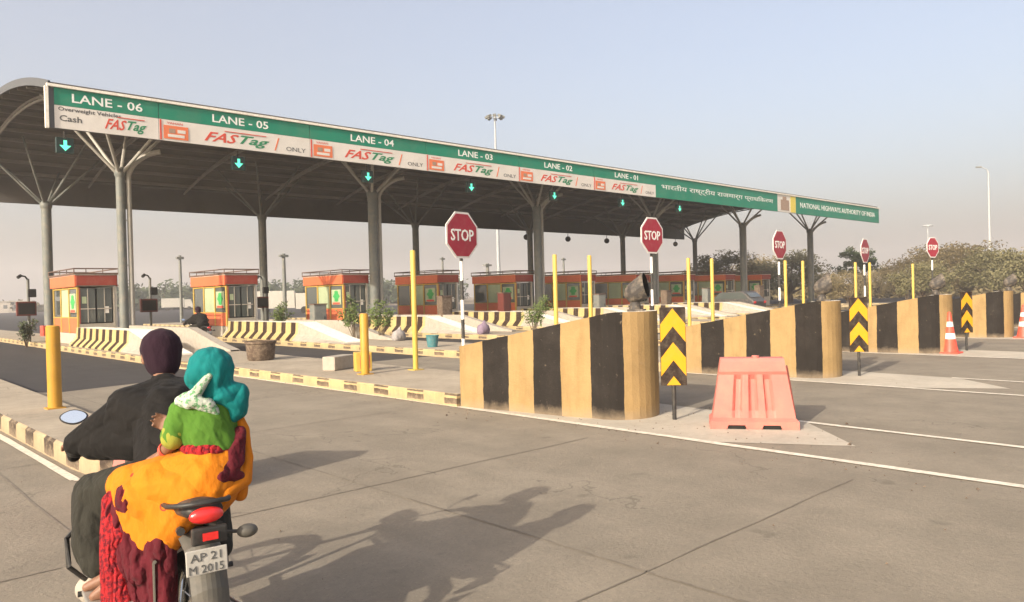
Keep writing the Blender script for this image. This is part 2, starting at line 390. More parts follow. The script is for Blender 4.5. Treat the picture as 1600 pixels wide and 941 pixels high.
def text(body, mtx, size, m, parent, width=None, name='lettering', ext=.003, shear=0, bold=0, font=None):
    cu_ = bpy.data.curves.new(name, 'FONT'); cu_.body = body; cu_.size = 1; cu_.extrude = ext/size; cu_.shear = shear; cu_.offset = bold
    cu_.align_x = 'LEFT'; cu_.resolution_u = 2
    t = bpy.data.objects.new('tmp', cu_); COL.objects.link(t)
    o = to_mesh_obj(t, name, m, parent); me = o.data
    xs = [v.co.x for v in me.vertices]; ys = [v.co.y for v in me.vertices]
    if not xs: return o
    x0, x1, y0, y1 = min(xs), max(xs), min(ys), max(ys)
    sy = size/max(1e-6, (y1-y0)); sx = (width/(x1-x0)) if width else sy
    for v in me.vertices: v.co = mtx @ Vector(((v.co.x-x0)*sx, (v.co.y-y0)*sy, v.co.z*size))
    me.update(); return o
def face_y(x, y, z):   # plane facing -Y, text x -> +X
    return Matrix.Translation((x, y, z)) @ Matrix.Rotation(R(90), 4, 'X')

# hull-of-spheres bodies, voxel-remeshed into one continuous skin
ICO = []
_b = bmesh.new(); bmesh.ops.create_icosphere(_b, subdivisions=2, radius=1); ICO = [v.co.copy() for v in _b.verts]; _b.free()
def hull_bm(bm, balls):
    vs = []
    for b_ in balls:
        c, r = Vector(b_[0]), b_[1]; e = b_[2] if len(b_) > 2 else (1, 1, 1)
        for q in ICO: vs.append(bm.verts.new(c+Vector((q.x*r*e[0], q.y*r*e[1], q.z*r*e[2]))))
    r_ = bmesh.ops.convex_hull(bm, input=vs, use_existing_faces=False)
    kill = [g for g in r_['geom_interior']+r_['geom_unused'] if isinstance(g, bmesh.types.BMVert) and g.is_valid]
    bmesh.ops.delete(bm, geom=list(set(kill)), context='VERTS')
def blob(name, hulls, m, parent=None, voxel=.012, smooth=6, folds=0.0, fscale=(9, 9, 4), fsalt=0, fdir=None):
    bm = bmesh.new()
    for h in hulls: hull_bm(bm, h)
    me = bpy.data.meshes.new('tmp'); bm.to_mesh(me); bm.free()
    t = bpy.data.objects.new('tmp', me); COL.objects.link(t)
    a = t.modifiers.new('r', 'REMESH'); a.mode = 'VOXEL'; a.voxel_size = voxel; a.use_smooth_shade = True
    b_ = t.modifiers.new('s', 'SMOOTH'); b_.iterations = smooth; b_.factor = .5
    o = to_mesh_obj(t, name, m, parent); me = o.data
    if folds:
        nn = [v.normal.copy() for v in me.vertices]
        for v, q in zip(me.vertices, nn):
            if fdir:
                d_ = Vector(fdir).normalized(); al = v.co.dot(d_); pe = v.co-d_*al
                p = pe*fscale[0]+d_*al*fscale[2]+Vector((0, 0, fsalt))
            else: p = Vector((v.co.x*fscale[0], v.co.y*fscale[1], v.co.z*fscale[2]+fsalt))
            k1 = 1-abs(noise.noise(p))*2.6; k2 = 1-abs(noise.noise(p*2.2+Vector((7, 3, 1))))*2.6
            v.co += q*(k1*.6+k2*.35)*folds
    for p in me.polygons: p.use_smooth = True
    me.update(); return o
def cap_(p, q, r0, r1=None): return [(p, r0), (q, r1 if r1 is not None else r0)]

# ================================================================== SETTING
def sheet(name, poly, z, m, parent=None):
    s = MB(); s.quad([(x, y, z) for x, y in poly]); o = s.build(name, m, parent); tag(o, kind='structure'); return o
sheet('ground', [(-3000, -3000), (3000, -3000), (3000, 3000), (-3000, 3000)], -.03, M['dirt'])
sheet('road_apron', [(-14, -60), (110, -60), (110, 17.6), (5.2, 17.6), (3.6, 17.2), (2.6, 19.6), (-14, 24)], 0, M['conc'])
sheet('road_lanes', [(-6, 15), (110, 15), (110, 70), (-6, 70)], -.006, M['asph'])
sheet('road_exit', [(-4, 70), (110, 70), (60, 400), (20, 400)], -.010, M['asph'])

CF = [8.5, 14.45, 20.9, 27.5, 34.2, 40.5, 46.6]      # island noses
def cb(k): return 8.6+5.9*(k)                          # island centre under the canopy
HW = 1.28
# pale gore patches, lane lines, joints
for k, cx in enumerate(CF):
    g = [(cx-1.12, 9.2), (cx-1.05, 4.7), (cx-.3, 3.42), (cx+.8, 4.5), (cx+1.2, 9.2)]
    sheet('pavement_gore', g, .004, M['gore'])
def line(x0, y0, x1, y1, wd=.12, z=.009):
    n = max(2, int(abs(y1-y0)/.6)+2); s = MB(); d = Vector((x1-x0, y1-y0)).normalized(); nrm = Vector((-d.y, d.x))
    L_ = []; R_ = []
    for i in range(n):
        t = i/(n-1); x = x0+(x1-x0)*t+noise.noise(Vector((i*.7, x0, y0)))*.02; y = y0+(y1-y0)*t
        a = wd*(.5+.12*noise.noise(Vector((i*1.3, 5+x0, 2))))
        L_.append((x+nrm.x*a, y+nrm.y*a, z)); R_.append((x-nrm.x*a, y-nrm.y*a, z))
    for i in range(n-1): s.quad([L_[i], R_[i], R_[i+1], L_[i+1]])
    return s
def mline(name, m, *a, **k):
    o = line(*a, **k).build(name, m); tag(o, kind='structure'); return o
for k, cx in enumerate(CF):
    mline('lane_line', M['line'], cx-1.13, 9.3, cx-1.03, -6, wd=.11)
    if k == 0: mline('lane_line', M['line'], cx-1.33, 22, cx-1.13, 9.3, wd=.10)
    mline('lane_line', M['line'], cx+.78, 4.6, cx+.35, -6, wd=.10)
mline('lane_line', M['line'], 1.86, 14.5, 1.92, 8.4, wd=.09)
mline('lane_line', M['line'], 1.92, 8.4, 2.4, 7.8, wd=.09)
for a in ((3.72, 17, 3.75, -6), (1.42, 40, 1.44, -6)): mline('road_joint', M['tar'], *a, wd=.020, z=.005)
for y in (-1, 2.85, 5.95, 9.6): 
    s = MB(); pts = []
    for i in range(20): pts.append((1.44+i*.28, y+noise.noise(Vector((i*.2, y, 0)))*.04))
    for (a, b_), (c, d) in zip(pts, pts[1:]):
        if 7.3 < a < 9.5 and y > 3.4: continue
        s.quad([(a, b_-.007, .005), (c, d-.007, .005), (c, d+.007, .005), (a, b_+.007, .005)])
    tag(s.build('road_joint', M['tar']), kind='structure')
for y in (1.9, 3.75, 5.66, 7.55, 9.5):
    s = MB(); pts = [(-10+i*.35, y+noise.noise(Vector((i*.2, y, 3)))*.05) for i in range(33)]
    for (a, b_), (c, d) in zip(pts, pts[1:]): s.quad([(a, b_-.007, .005), (c, d-.007, .005), (c, d+.007, .005), (a, b_+.007, .005)])
    tag(s.build('road_joint', M['tar']), kind='structure')

# raised islands with painted kerbs
def island(path_l, path_r, h=.2, km='kerb', ylab=0):
    """paths: lists of (x,y) from nose to far end"""
    out = path_l[::-1]+path_r      # far left -> nose -> far right
    s = MB(); u = 0
    for (a, b_), (c, d) in zip(out, out[1:]):
        L = math.hypot(c-a, d-b_); n = max(1, int(L/1.5))
        for i in range(n):
            p = (a+(c-a)*i/n, b_+(d-b_)*i/n); q = (a+(c-a)*(i+1)/n, b_+(d-b_)*(i+1)/n); u0, u1 = u+L*i/n, u+L*(i+1)/n
            s.quad([(p[0], p[1], 0), (q[0], q[1], 0), (q[0], q[1], h-.03), (p[0], p[1], h-.03)], [(u0, 0), (u1, 0), (u1, h-.03), (u0, h-.03)])
        u += L
    # chamfer ring + top
    from mathutils import geometry
    cen = [(path_l[i][0]+path_r[i][0])/2 for i in range(len(path_l))]
    inn = [];
    full = out
    for i, (x, y) in enumerate(full):
        j = len(path_l)-1-i if i < len(path_l) else i-len(path_l)
        cx = cen[j]; dx = cx-x; L = max(.01, abs(dx)); inn.append((x+dx/L*.03, y+(.03 if j == 0 else 0)))
    i_u2 = 0
    for (p, q, p2, q2) in zip(full, full[1:], inn, inn[1:]):
        i_u = i_u2; i_u2 = i_u+math.hypot(p[0]-q[0], p[1]-q[1])
        s.quad([(p[0], p[1], h-.03), (q[0], q[1], h-.03), (q2[0], q2[1], h), (p2[0], p2[1], h)], [(i_u, .1), (i_u2, .1), (i_u2, .14), (i_u, .14)])
    root = s.build('pavement_island', M[km]); tag(root, kind='structure')
    t = MB(); t.quad([(x, y, h) for x, y in inn])
    tag(t.build('pavement_top', M['top'], root), kind='structure')
    return root
for k, cx in enumerate(CF):
    c2 = cb(k)
    if k == 0: pl = [(cx-1.15, 9.15), (cx-1.2, 16), (c2-HW-.18, 23), (c2-HW, 62)]
    else: pl = [(cx-1.15, 9.15), (cx-1.2, 14), (c2-HW, 24), (c2-HW, 62)]
    pr = [(cx+1.15, 9.15), (cx+1.2, 14.1), (c2+HW, 24), (c2+HW, 62)]
    island(pl, pr)
for k in range(len(CF), 11):
    c2 = cb(k); island([(c2-HW, 24), (c2-HW, 62)], [(c2+HW, 24), (c2+HW, 62)])
island([(2.35, 8.0), (2.1, 8.3), (2.03, 9), (1.98, 13), (2.0, 24)], [(2.5, 8.0), (2.75, 8.3), (2.85, 9), (2.95, 13), (3.1, 24)], .22, 'kerbworn')

# ================================================================== CANOPY
XL, XR, Y0, Y1, YM = 6.1, 73.8, 28.2, 49.7, 38.95
def rz_(y): return 10.53-((y-YM)**2)/71.6
canopy = thing('toll_canopy', 'long dark arched steel canopy spanning all the toll lanes', 'canopy', (XL, YM, 0))
canopy.location = (0, 0, 0)
s = MB(); N = 26; ys = [Y0+.12+(Y1-Y0-.24)*i/N for i in range(N+1)]
for zz, fl in ((0, 1), (.10, 0)):
    for a, b_ in zip(ys, ys[1:]):
        q = [(XL, a, rz_(a)+zz), (XR, a, rz_(a)+zz), (XR, b_, rz_(b_)+zz), (XL, b_, rz_(b_)+zz)]
        s.quad(q if not fl else q[::-1])
for x in (XL, XR):
    for a, b_ in zip(ys, ys[1:]): s.quad([(x, a, rz_(a)), (x, b_, rz_(b_)), (x, b_, rz_(b_)+.1), (x, a, rz_(a)+.1)])
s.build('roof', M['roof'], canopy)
s = MB()
for i in range(14):
    y = Y0+.9+i*(Y1-Y0-1.8)/13; s.box(((XL+XR)/2, y, rz_(y)-.10), (XR-XL-.1, .09, .18))
s.build('purlins', M['purlin'], canopy)
for j in range(13):     # bowed trusses
    x = XL+.9+j*(XR-XL-1.8)/12; s = MB()
    pt = [(x, y, rz_(y)-.26) for y in ys]; pb = [(x, y, rz_(y)-.26-.16*math.sin(math.pi*(y-Y0)/(Y1-Y0))**.5) for y in ys]
    s.tube(pt, .055, 6); s.tube(pb, .055, 6)
    for i in range(1, N-1): s.tube([pt[i] if i % 2 else pb[i], pb[i+1] if i % 2 else pt[i+1]], .025, 5)
    s.build('truss', M['purlin'], canopy)
for x in (XL-.04, XR+.04):
    s = MB()
    for a, b_ in zip(ys, ys[1:]):
        za, zb = rz_(a), rz_(b_)
        for dx in (-.03, .03): s.quad([(x+dx, a, za-.12), (x+dx, b_, zb-.12), (x+dx, b_, zb+.16), (x+dx, a, za+.16)])
        s.quad([(x-.03, a, za+.16), (x+.03, a, za+.16), (x+.03, b_, zb+.16), (x-.03, b_, zb+.16)])
        s.quad([(x-.03, a, za-.12), (x+.03, a, za-.12), (x+.03, b_, zb-.12), (x-.03, b_, zb-.12)])
    s.build('roof_rim', M['rim'], canopy)
# rear fascia (dark, seen from within) and front fascia frame
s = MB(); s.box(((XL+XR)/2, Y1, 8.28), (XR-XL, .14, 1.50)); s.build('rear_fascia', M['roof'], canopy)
s = MB(); s.box(((XL+XR)/2, Y0+.06, 8.205), (XR-XL+.2, .10, 1.30), 0); s.build('fascia_frame', M['rim'], canopy)
s = MB(); s.box((XL-.16, Y0-.02, 8.2), (.10, .12, 1.36)); s.box(((XL+XR)/2, Y0-.03, 8.93), (XR-XL+.3, .12, .09)); s.build('trim_and_halo', M['cream'], canopy)  # pale left edge trim; the top strip paints a bright halo line
YF = Y0-.01
B = [6.15]+[9.41+5.9*i for i in range(6)]
def strip(name, x0, x1, z0, z1, m, par=canopy, dy=0., th=.02):
    s = MB(); s.box(((x0+x1)/2, YF-dy, (z0+z1)/2), (x1-x0, th, z1-z0)); return s.build(name, m, par)
def pic(par, x0, x1, z0, z1, m, name='pictogram', dy=.012):
    s = MB(); s.box(((x0+x1)/2, YF-.01-dy, (z0+z1)/2), (x1-x0, .006, z1-z0)); return s.build(name, m, par)
for i in range(6):
    x0, x1 = B[i], B[i+1]; n_ = 6-i
    gb = strip('lane_sign', x0+.01, x1-.01, 8.315, 8.88, M['green'])
    lx = x0+(.53 if i == 0 else 1.92)
    text('LANE - 0%d' % n_, face_y(lx, YF-.013, 8.45), .30, M['letter'], gb, 2.2, bold=.012)
    wp = strip('payment_sign', x0+.01, x1-.01, 7.555, 8.305, M['white'])
    if i == 0:
        text('Overweight Vehicles', face_y(x0+.12, YF-.013, 8.10), .17, M['ink'], wp, 1.9, bold=.015)
        text('Cash', face_y(x0+.15, YF-.013, 7.80), .20, M['ink'], wp, .66, bold=.015)
        fx, fw_ = x0+1.5, 1.35
    else:
        pic(wp, x0+.03, x0+.09, 7.57, 8.29, M['red'], 'divider')
        text('VAHAN', face_y(x0+.28, YF-.013, 8.16), .08, M['red'], wp, .55)
        pic(wp, x0+.16, x0+1.02, 7.63, 8.11, M['orange_i'])
        pic(wp, x0+.30, x0+.88, 7.70, 7.80, M['white'], dy=.018)
        pic(wp, x0+.34, x0+.56, 7.84, 8.00, M['brown_i'], dy=.018)
        pic(wp, x0+.64, x0+.92, 7.86, 7.98, M['white'], dy=.018)
        fx, fw_ = x0+1.6, 2.55
        text('/', face_y(x0+4.35, YF-.013, 7.66), .5, M['orange_i'], wp, .22)
        text('ONLY', face_y(x0+4.85, YF-.013, 7.70), .17, M['ink'], wp, .85)
    z_ = 7.72
    text('FAS', face_y(fx, YF-.013, z_), .36, M['red'], wp, fw_*.52, shear=.45, bold=.02)
    text('Tag', face_y(fx+fw_*.53, YF-.013, z_-.06), .42, M['dgreen'], wp, fw_*.47, shear=.45, bold=.02)
    pic(wp, fx+fw_*.3, fx+fw_*.95, z_+.42, z_+.45, M['red'], 'swoosh')
gx0 = B[6]
g1 = strip('authority_sign', gx0, 54.4, 7.555, 8.88, M['green'])
text('भारतीय राष्ट्रीय राजमार्ग प्राधिकरण', face_y(gx0+.6, YF-.013, 8.02), .48, M['letter'], g1, 14.2)
eb = strip('emblem_panel', 54.4, 57.35, 7.555, 8.9, M['white'])
pic(eb, 54.9, 56.2, 7.7, 8.5, M['brown_i'], 'emblem'); pic(eb, 55.2, 55.8, 8.5, 8.75, M['brown_i'], 'emblem'); pic(eb, 56.45, 57.3, 7.6, 8.85, M['yel_i'], 'emblem')
g2 = strip('authority_sign', 57.35, XR, 7.555, 8.88, M['green'])
text('NATIONAL HIGHWAYS AUTHORITY OF INDIA', face_y(58.1, YF-.013, 8.06), .42, M['letter'], g2, 14.8, bold=.01)

# columns with branching braces and downpipe
def column(x, y, front):
    s = MB(); base = .2
    cr0 = .17 if x < 12 and front else .24
    s.tube([(x, y, base), (x, y, 6.9)], [cr0, cr0], 16); s.lathe([(.36, base), (.36, base+.04), (.25, base+.06)], (x, y, 0), 16)
    s.lathe([(cr0, 0), (cr0+.05, .12), (cr0+.05, .3), (cr0-.04, .42)], (x, y, 6.8), 16)
    c = s.build('column', M['steel'], canopy, smooth=SM)
    ends = [(-2.7, 0), (2.7, 0), (-1.4, -2.4), (1.4, -2.4), (-1.2, 2.6), (1.2, 2.6)]
    for ex, ey in ends:
        b_ = MB(); zt = rz_(y+ey)-.28
        b_.tube([(x+.14*ex/2.7, y+.1*ey/2.6, 7.0), (x+ex, y+ey, zt)], [.07, .055], 8); b_.build('branch', M['steel'] if not front else M['pipe'], c, smooth=SM)
    if front:
        po = cr0+.13; p = MB(); pts = [(x+po, y-.05, .25), (x+po, y-.05, 6.9)]
        for t in range(1, 9):
            a = t/8; pts.append((x+po+1.15*(1-math.cos(a*1.4)), y-.05-.9*a, 6.9+.95*math.sin(a*1.35)))
        p.tube(pts, .10, 10)
        for z in (1.5, 3.3, 5.1): p.box((x+po*.6, y-.05, z), (.3, .06, .05))
        p.build('downpipe', M['pipe'], c, smooth=SM)
    return c
for k, X in enumerate((9.41, 21.21, 33.01, 44.81, 57.2, 69.4)):
    column(X, 32.8, True)
    if k == 0: pass
    column(X, 45.4, False)
o = MB().box((9.41, 45.4, .42), (.75, .75, .62)).build('red_plinth', M['redwrap'], bevel=.02)
tag(o, 'red painted plinth wrapped round the foot of the far left canopy column', 'plinth')
# lane lights hanging under the sign board
proto = thing('lane_light', 'green arrow lane light hanging below the LANE - 06 sign', 'lane light', (6.5, 28.5, 7.53), group='green arrow lights under the sign board')
MB().box((0, 0, -.48), (.52, .16, .52)).build('housing', M['lampbox'], proto, bevel=.015)
MB().tube([(0, 0, 0), (0, 0, -.24)], .02, 6).build('hanger', M['poleb'], proto)
s = MB(); s.prism([(-.05, .17), (.05, .17), (.05, 0), (.17, 0), (0, -.18), (-.17, 0), (-.05, 0)], -.085, -.095, Matrix.Translation((0, 0, -.48)) @ Matrix.Rotation(R(90), 4, 'X') @ Matrix.Scale(-1, 4, (0, 0, 1)))
s.build('arrow', M['arrow'], proto)
for i in range(1, 7): copy_tree(proto, 'green arrow lane light hanging below the %s sign' % (['', 'LANE - 05', 'LANE - 04', 'LANE - 03', 'LANE - 02', 'LANE - 01', 'first green authority'][i]), (6.5+5.9*i-(.1 if i > 1 else 0), 28.5, 7.53))
# round lamps hung from the rear eave
proto = thing('hanging_lamp', 'dark round lamp hung from the rear eave just left of the third front column', 'lamp', (48.4, 49.5, 7.53), group='dark round lamps on the rear eave')
MB().tube([(0, 0, 0), (0, 0, -.35)], .03, 6).build('stem', M['poleb'], proto); MB().sphere((0, 0, -.58), .27, 8).build('lamp_body', M['dark'], proto, smooth=True)
for x, l in ((54.0, 'dark round lamp hung from the rear eave right of the third front column'), (59.8, 'dark round lamp hung from the rear eave left of the second stop sign'), (71.8, 'dark round lamp at the right end of the rear eave')): copy_tree(proto, l, (x, 49.5, 7.53))

# ================================================================== CRASH BARRIERS
def barrier_mesh():
    left = [(-1.09, 2.85), (-.92, 1.9), (-.78, .95), (-.66, .5)]
    nose = [(.66*math.cos(t), .5+.52*-math.sin(t)) for t in [math.pi+0*0]]
    arc = [(.66*math.cos(math.pi+math.pi*i/16), .45+.5*math.sin(math.pi+math.pi*i/16)) for i in range(1, 16)]
    arc = [(-.115+.545*math.cos(a), .45+.5*math.sin(a)) for a in [math.pi+math.pi*i/16 for i in range(1, 16)]]
    outl = left+arc+[(.43, .5), (.56, .95), (.74, 1.9), (.92, 2.85)]
    def hz(y): return 1.45-.51*max(0, min(1, (y-.2)/2.65))
    dens = []
    for (a, b_), (c, d) in zip(outl, outl[1:]):
        n = max(1, int(math.hypot(c-a, d-b_)/.16))
        for i in range(n): dens.append((a+(c-a)*i/n, b_+(d-b_)*i/n))
    dens.append(outl[-1]); s = MB(); u = 0; rows = 7
    th = .27
    inn = []
    for i, (x, y) in enumerate(dens):
        p, q = dens[max(0, i-1)], dens[min(len(dens)-1, i+1)]; d = Vector((q[0]-p[0], q[1]-p[1])).normalized(); inn.append((x-d.y*th, y+d.x*th))
    us = [0]
    for a, b_ in zip(dens, dens[1:]):
        st = math.hypot(b_[0]-a[0], b_[1]-a[1]); mid = (a[1]+b_[1])/2
        us.append(us[-1]+(st*.12 if mid < .40 and a[0] > -.42 else st))
    def pt(p, r):
        z = hz(p[1])*r/rows; k = noise.noise(Vector((p[0]*2, p[1]*2, z*2)))*.008
        return (p[0]*(1+k), p[1]+k, z)
    for i in range(len(dens)-1):
        for r in range(rows):
            q = [pt(dens[i], r), pt(dens[i+1], r), pt(dens[i+1], r+1), pt(dens[i], r+1)]
            s.quad(q, [(us[i], q[0][2]), (us[i+1], q[1][2]), (us[i+1], q[2][2]), (us[i], q[3][2])])
        a, b_ = pt(dens[i], rows), pt(dens[i+1], rows); c = (inn[i+1][0], inn[i+1][1], b_[2]-.006); d = (inn[i][0], inn[i][1], a[2]-.006)
        s.cur = 1; s.quad([a, b_, c, d]); s.quad([d, c, (c[0], c[1], 0), (d[0], d[1], 0)]); s.cur = 0
    s.cur = 1
    for e in (0, -1):
        a, b_ = dens[e], inn[e]; z = hz(a[1]); s.quad([(a[0], a[1], 0), (b_[0], b_[1], 0), (b_[0], b_[1], z), (a[0], a[1], z)])
    s.cur = 0
    return s
bl = ['striped yellow and black crash barrier behind the pink plastic barrier, nearest and largest',
      'striped yellow and black crash barrier behind the pink barrier top, second from the motorcycle',
      'striped crash barrier with an upright traffic cone at its nose, third along the row',
      'striped crash barrier fourth along the row, partly behind a slanted chevron board',
      'striped crash barrier at the right edge of the photo']
P = barrier_mesh().build('crash_barrier', [M['barrier'], M['cream']], smooth=SM)
tag(P, bl[0], 'crash barrier', 'striped crash barriers at the island noses'); P.location = (8.5, 6.28, 0)
for i in range(1, 5):
    c = P.copy(); COL.objects.link(c); c.location = (CF[i]+(.15 if i == 3 else 0), [6.28, 6.3, 6.3, 6.6, 6.7][i], 0); c['label'] = bl[i]
# hooded hazard blinkers on the noses
proto = thing('hazard_blinker', 'dark hooded hazard lamp on the nose of the nearest striped barrier', 'hazard lamp', (8.62, 6.62, 1.445), R(-66), 'hooded lamps on the barrier noses')
s = MB(); pts = [(-.02+.0, 0, .02), (-.02, 0, .14)]; s.tube(pts, [.09, .07], 10); s.box((0, 0, .01), (.22, .22, .03)); s.build('foot', M['hood'], proto, smooth=SM)
tl = Matrix.Translation((0, 0, .27)) @ Matrix.Rotation(R(-34), 4, 'Y')
def shell(prof, m, nm):
    s = MB(); n = 20
    for (x0, ra), (x1, rb) in zip(prof, prof[1:]):
        for i in range(n):
            a, b_ = 2*math.pi*i/n, 2*math.pi*(i+1)/n
            cut = lambda a_, x_: x_+(.07*math.sin(a_) if x_ > .1 else 0)
            s.quad([tl @ Vector((cut(a, x0), ra*math.cos(a), ra*math.sin(a))), tl @ Vector((cut(b_, x0), ra*math.cos(b_), ra*math.sin(b_))),
                    tl @ Vector((cut(b_, x1), rb*math.cos(b_), rb*math.sin(b_))), tl @ Vector((cut(a, x1), rb*math.cos(a), rb*math.sin(a)))])
    s.build(nm, m, proto, smooth=SM)
shell([(-.17, .005), (-.16, .07), (-.11, .125), (-.02, .155), (.17, .168), (.17, .158)], M['hood'], 'hood')
shell([(-.10, .004), (-.10, .11), (-.02, .145), (.168, .158)], M['dark'], 'lens')  # black inner shell: shade of the hood's hollow put into colour, no lens
for i, l in ((1, 'dark hooded hazard lamp on the nose of the second striped barrier'), (2, 'dark hooded hazard lamp on the third striped barrier, above the traffic cone'), (3, 'small dark hooded hazard lamp on the fourth striped barrier')):
    copy_tree(proto, l, (CF[i]+.12, 6.65, 1.445), R(-62+4*i))

# chevron boards
def chevron(label, loc, rz):
    t = thing('chevron_sign', label, 'chevron sign', loc, rz, 'chevron boards in front of the barriers')
    MB().tube([(0, .02, 0), (0, .02, 1.3)], .028, 10).build('post', M['poleb'], t, smooth=SM)
    W, z0, z1 = .34, .46, 1.5
    MB().box((0, 0, (z0+z1)/2), (W, .02, z1-z0)).build('board', M['chevb'], t, bevel=.004)
    s = MB(); hb = W/2-.006
    def clip(poly, zc, up):
        out = []
        for i in range(len(poly)):
            p, q = poly[i], poly[(i+1) % len(poly)]; ip = (p[1] <= zc) if up else (p[1] >= zc); iq = (q[1] <= zc) if up else (q[1] >= zc)
            if ip: out.append(p)
            if ip != iq: t_ = (zc-p[1])/(q[1]-p[1]); out.append((p[0]+(q[0]-p[0])*t_, zc))
        return out
    for i in range(-1, 3):
        ap = z1-.015-i*.45; dr, bw = .21, .24
        for sg in (-1, 1):
            poly = [(0, ap), (sg*hb, ap-dr), (sg*hb, ap-dr-bw), (0, ap-bw)]
            poly = clip(clip(poly, z1-.006, True), z0+.006, False)
            if len(poly) > 2: s.quad([(x, -.013, z) for x, z in (poly if sg < 0 else poly[::-1])])
    s.build('chevrons', M['chevy'], t)
    return t
chevron('black and amber chevron board on a short post beside the nearest barrier nose', (8.42, 5.88, 0), R(-48))
chevron('black and amber chevron board in front of the second striped barrier', (14.68, 6.02, 0), R(-50))
chevron('narrow angled chevron board beside the traffic cone', (21.6, 6.15, 0), R(-32))

# plastic water barrier
def water_barrier(label, loc, rz, group=None):
    t = thing('water_barrier', label, 'barrier', loc, rz, group)
    prof = [(.25, .0), (.25, .10), (.19, .13), (.125, .68), (.145, .70), (.145, .80), (.11, .86)]   # half depth, z
    def hwid(z): return .52 if z < .11 else (.49-(z-.11)*.155)
    s = MB(); xs_n = 24; rows = []
    zs = [0, .10, .135, .22, .30, .45, .60, .66, .70, .82, .86]
    def hd(z):
        for (d0, a), (d1, b_) in zip(prof, prof[1:]):
            if a <= z <= b_: return d0+(d1-d0)*(z-a)/(b_-a)
        return prof[-1][0]
    groove = [-.2, 0, .2]
    for side in (-1, 1):
        grid = []
        for z in zs:
            r = []
            for i in range(49):
                fx_ = -1+2*i/48; x = fx_*hwid(z); d = hd(z)
                if .2 < z < .66:
                    for g in groove:
                        a = abs(x-g*hwid(z)/.49)
                        if a < .05: d -= .045*min(1, (.05-a)/.02)
                if z == 0 and (.10 < abs(x) < .32): zz = .055
                else: zz = z
                r.append((x, side*d, zz))
            grid.append(r)
        for a, b_ in zip(grid, grid[1:]):
            for i in range(48):
                q = [a[i], a[i+1], b_[i+1], b_[i]]; s.quad(q if side < 0 else q[::-1])
    for a, b_ in zip(zs, zs[1:]):
        for e in (-1, 1): s.quad([(e*hwid(a), -hd(a), a), (e*hwid(a), hd(a), a), (e*hwid(b_), hd(b_), b_), (e*hwid(b_), -hd(b_), b_)])
    s.quad([(-hwid(.86), -.11, .86), (hwid(.86), -.11, .86), (hwid(.86), .11, .86), (-hwid(.86), .11, .86)])
    s.quad([(-.52, -.25, .056), (.52, -.25, .056), (.52, .25, .056), (-.52, .25, .056)])
    bm_ = s.build('body', M['pink'], t, smooth=R(30))
    s = MB()
    for x in (-.21, .21): s.box((x, 0, .026), (.20, .46, .050))
    s.build('forklift_slot', M['dark'], t)
    MB().tube([(.05, 0, .855), (.05, 0, .885)], .045, 14).build('filler_cap', M['pink'], t, smooth=SM)
    s = MB(); s.box((.455, 0, .45), (.03, .06, .62), 0, 0, R(-8)); s.build('joint_lug', M['pink'], t, bevel=.008)
    return t
water_barrier('faded pink plastic water barrier standing on the pale gore in front of the chevron board', (8.62, 4.86, 0), R(-56))
water_barrier('pink plastic water barrier by the left island nose, hidden by the motorcycle riders', (2.45, 7.25, 0), R(-50))

# traffic cones
proto = thing('traffic_cone', 'red traffic cone with white bands beside the third striped barrier', 'traffic cone', (20.62, 6.25, 0), 0, 'red and white traffic cones')
s = MB(); s.box((0, 0, .02), (.46, .46, .04)); s.build('base', M['coneo'], proto, bevel=.01)
MB().lathe([(.19, .04), (.155, .2), (.075, .72), (.035, 1.0), (.03, 1.02)], n=20).build('cone_body', M['coneo'], proto, smooth=SM)
for z0, z1 in ((.36, .50), (.66, .78)):
    r0 = .155-(z0-.2)*.154+.004; r1 = .155-(z1-.2)*.154+.004
    MB().lathe([(r0, z0), (r1, z1)], n=20).build('band', M['polew'], proto, smooth=SM)
copy_tree(proto, 'red traffic cone with white bands at the right edge of the photo', (27.2, 6.2, 0))

# ================================================================== STOP SIGNS, YELLOW POSTS
def stop_sign(label, loc, rz=0, h=2.93):
    t = thing('stop_sign', label, 'stop sign', loc, rz, 'octagonal stop signs on banded poles')
    s = MB(); n = 7
    for i in range(n):
        s.cur = i % 2; z0 = -.0+i*(h-.4)/n; s.tube([(0, .03, z0), (0, .03, z0+(h-.4)/n)], .032, 10, True)
    s.build('pole', [M['poleb'], M['polew']], t, smooth=SM)
    def octa(r, y0, y1, m, nm):
        s = MB(); s.prism([(r*math.cos(R(22.5+45*i)), r*math.sin(R(22.5+45*i))) for i in range(8)], 0, y1-y0, Matrix.Translation((0, y1, h-.28)) @ Matrix.Rotation(R(90), 4, 'X')); return s.build(nm, m, t)
    octa(.465, -.012, .004, M['polew'], 'rim'); octa(.425, -.016, -.0125, M['stopred'], 'face')
    text('STOP', face_y(-.31, -.018, h-.39), .22, M['letter'], t, .62, bold=.015)
    return t
sx = [(8.98, 10.9), (14.85, 10.9), (21.2, 10.95), (27.75, 11.1), (35.0, 11.2)]; sh = [2.93, 3.13, 3.08, 3.05, 3.35]
sl_ = ['large red stop sign on a banded pole behind the nearest striped barrier', 'red stop sign second along the row, above the hooded lamp', 'red stop sign third along the row, in front of the wide Y column',
       'narrow red stop sign fourth along the row, between two yellow posts', 'red stop sign farthest right, in front of the trees']
for i, (x, y) in enumerate(sx): stop_sign(sl_[i], (x, y, .2), R([8, 0, 2, 4, -12][i]), sh[i])
def post(x, y, h, lab, m='ypost', r=.055, z=.2):
    t = thing('height_post', lab, 'post', (x, y, z), 0, 'yellow posts standing on the islands')
    MB().lathe([(r, 0), (r, h-.02), (r*.8, h)], n=14).build('tube', M[m], t, smooth=SM); MB().box((0, 0, .008), (.24, .24, .016)).build('base_plate', M[m], t)
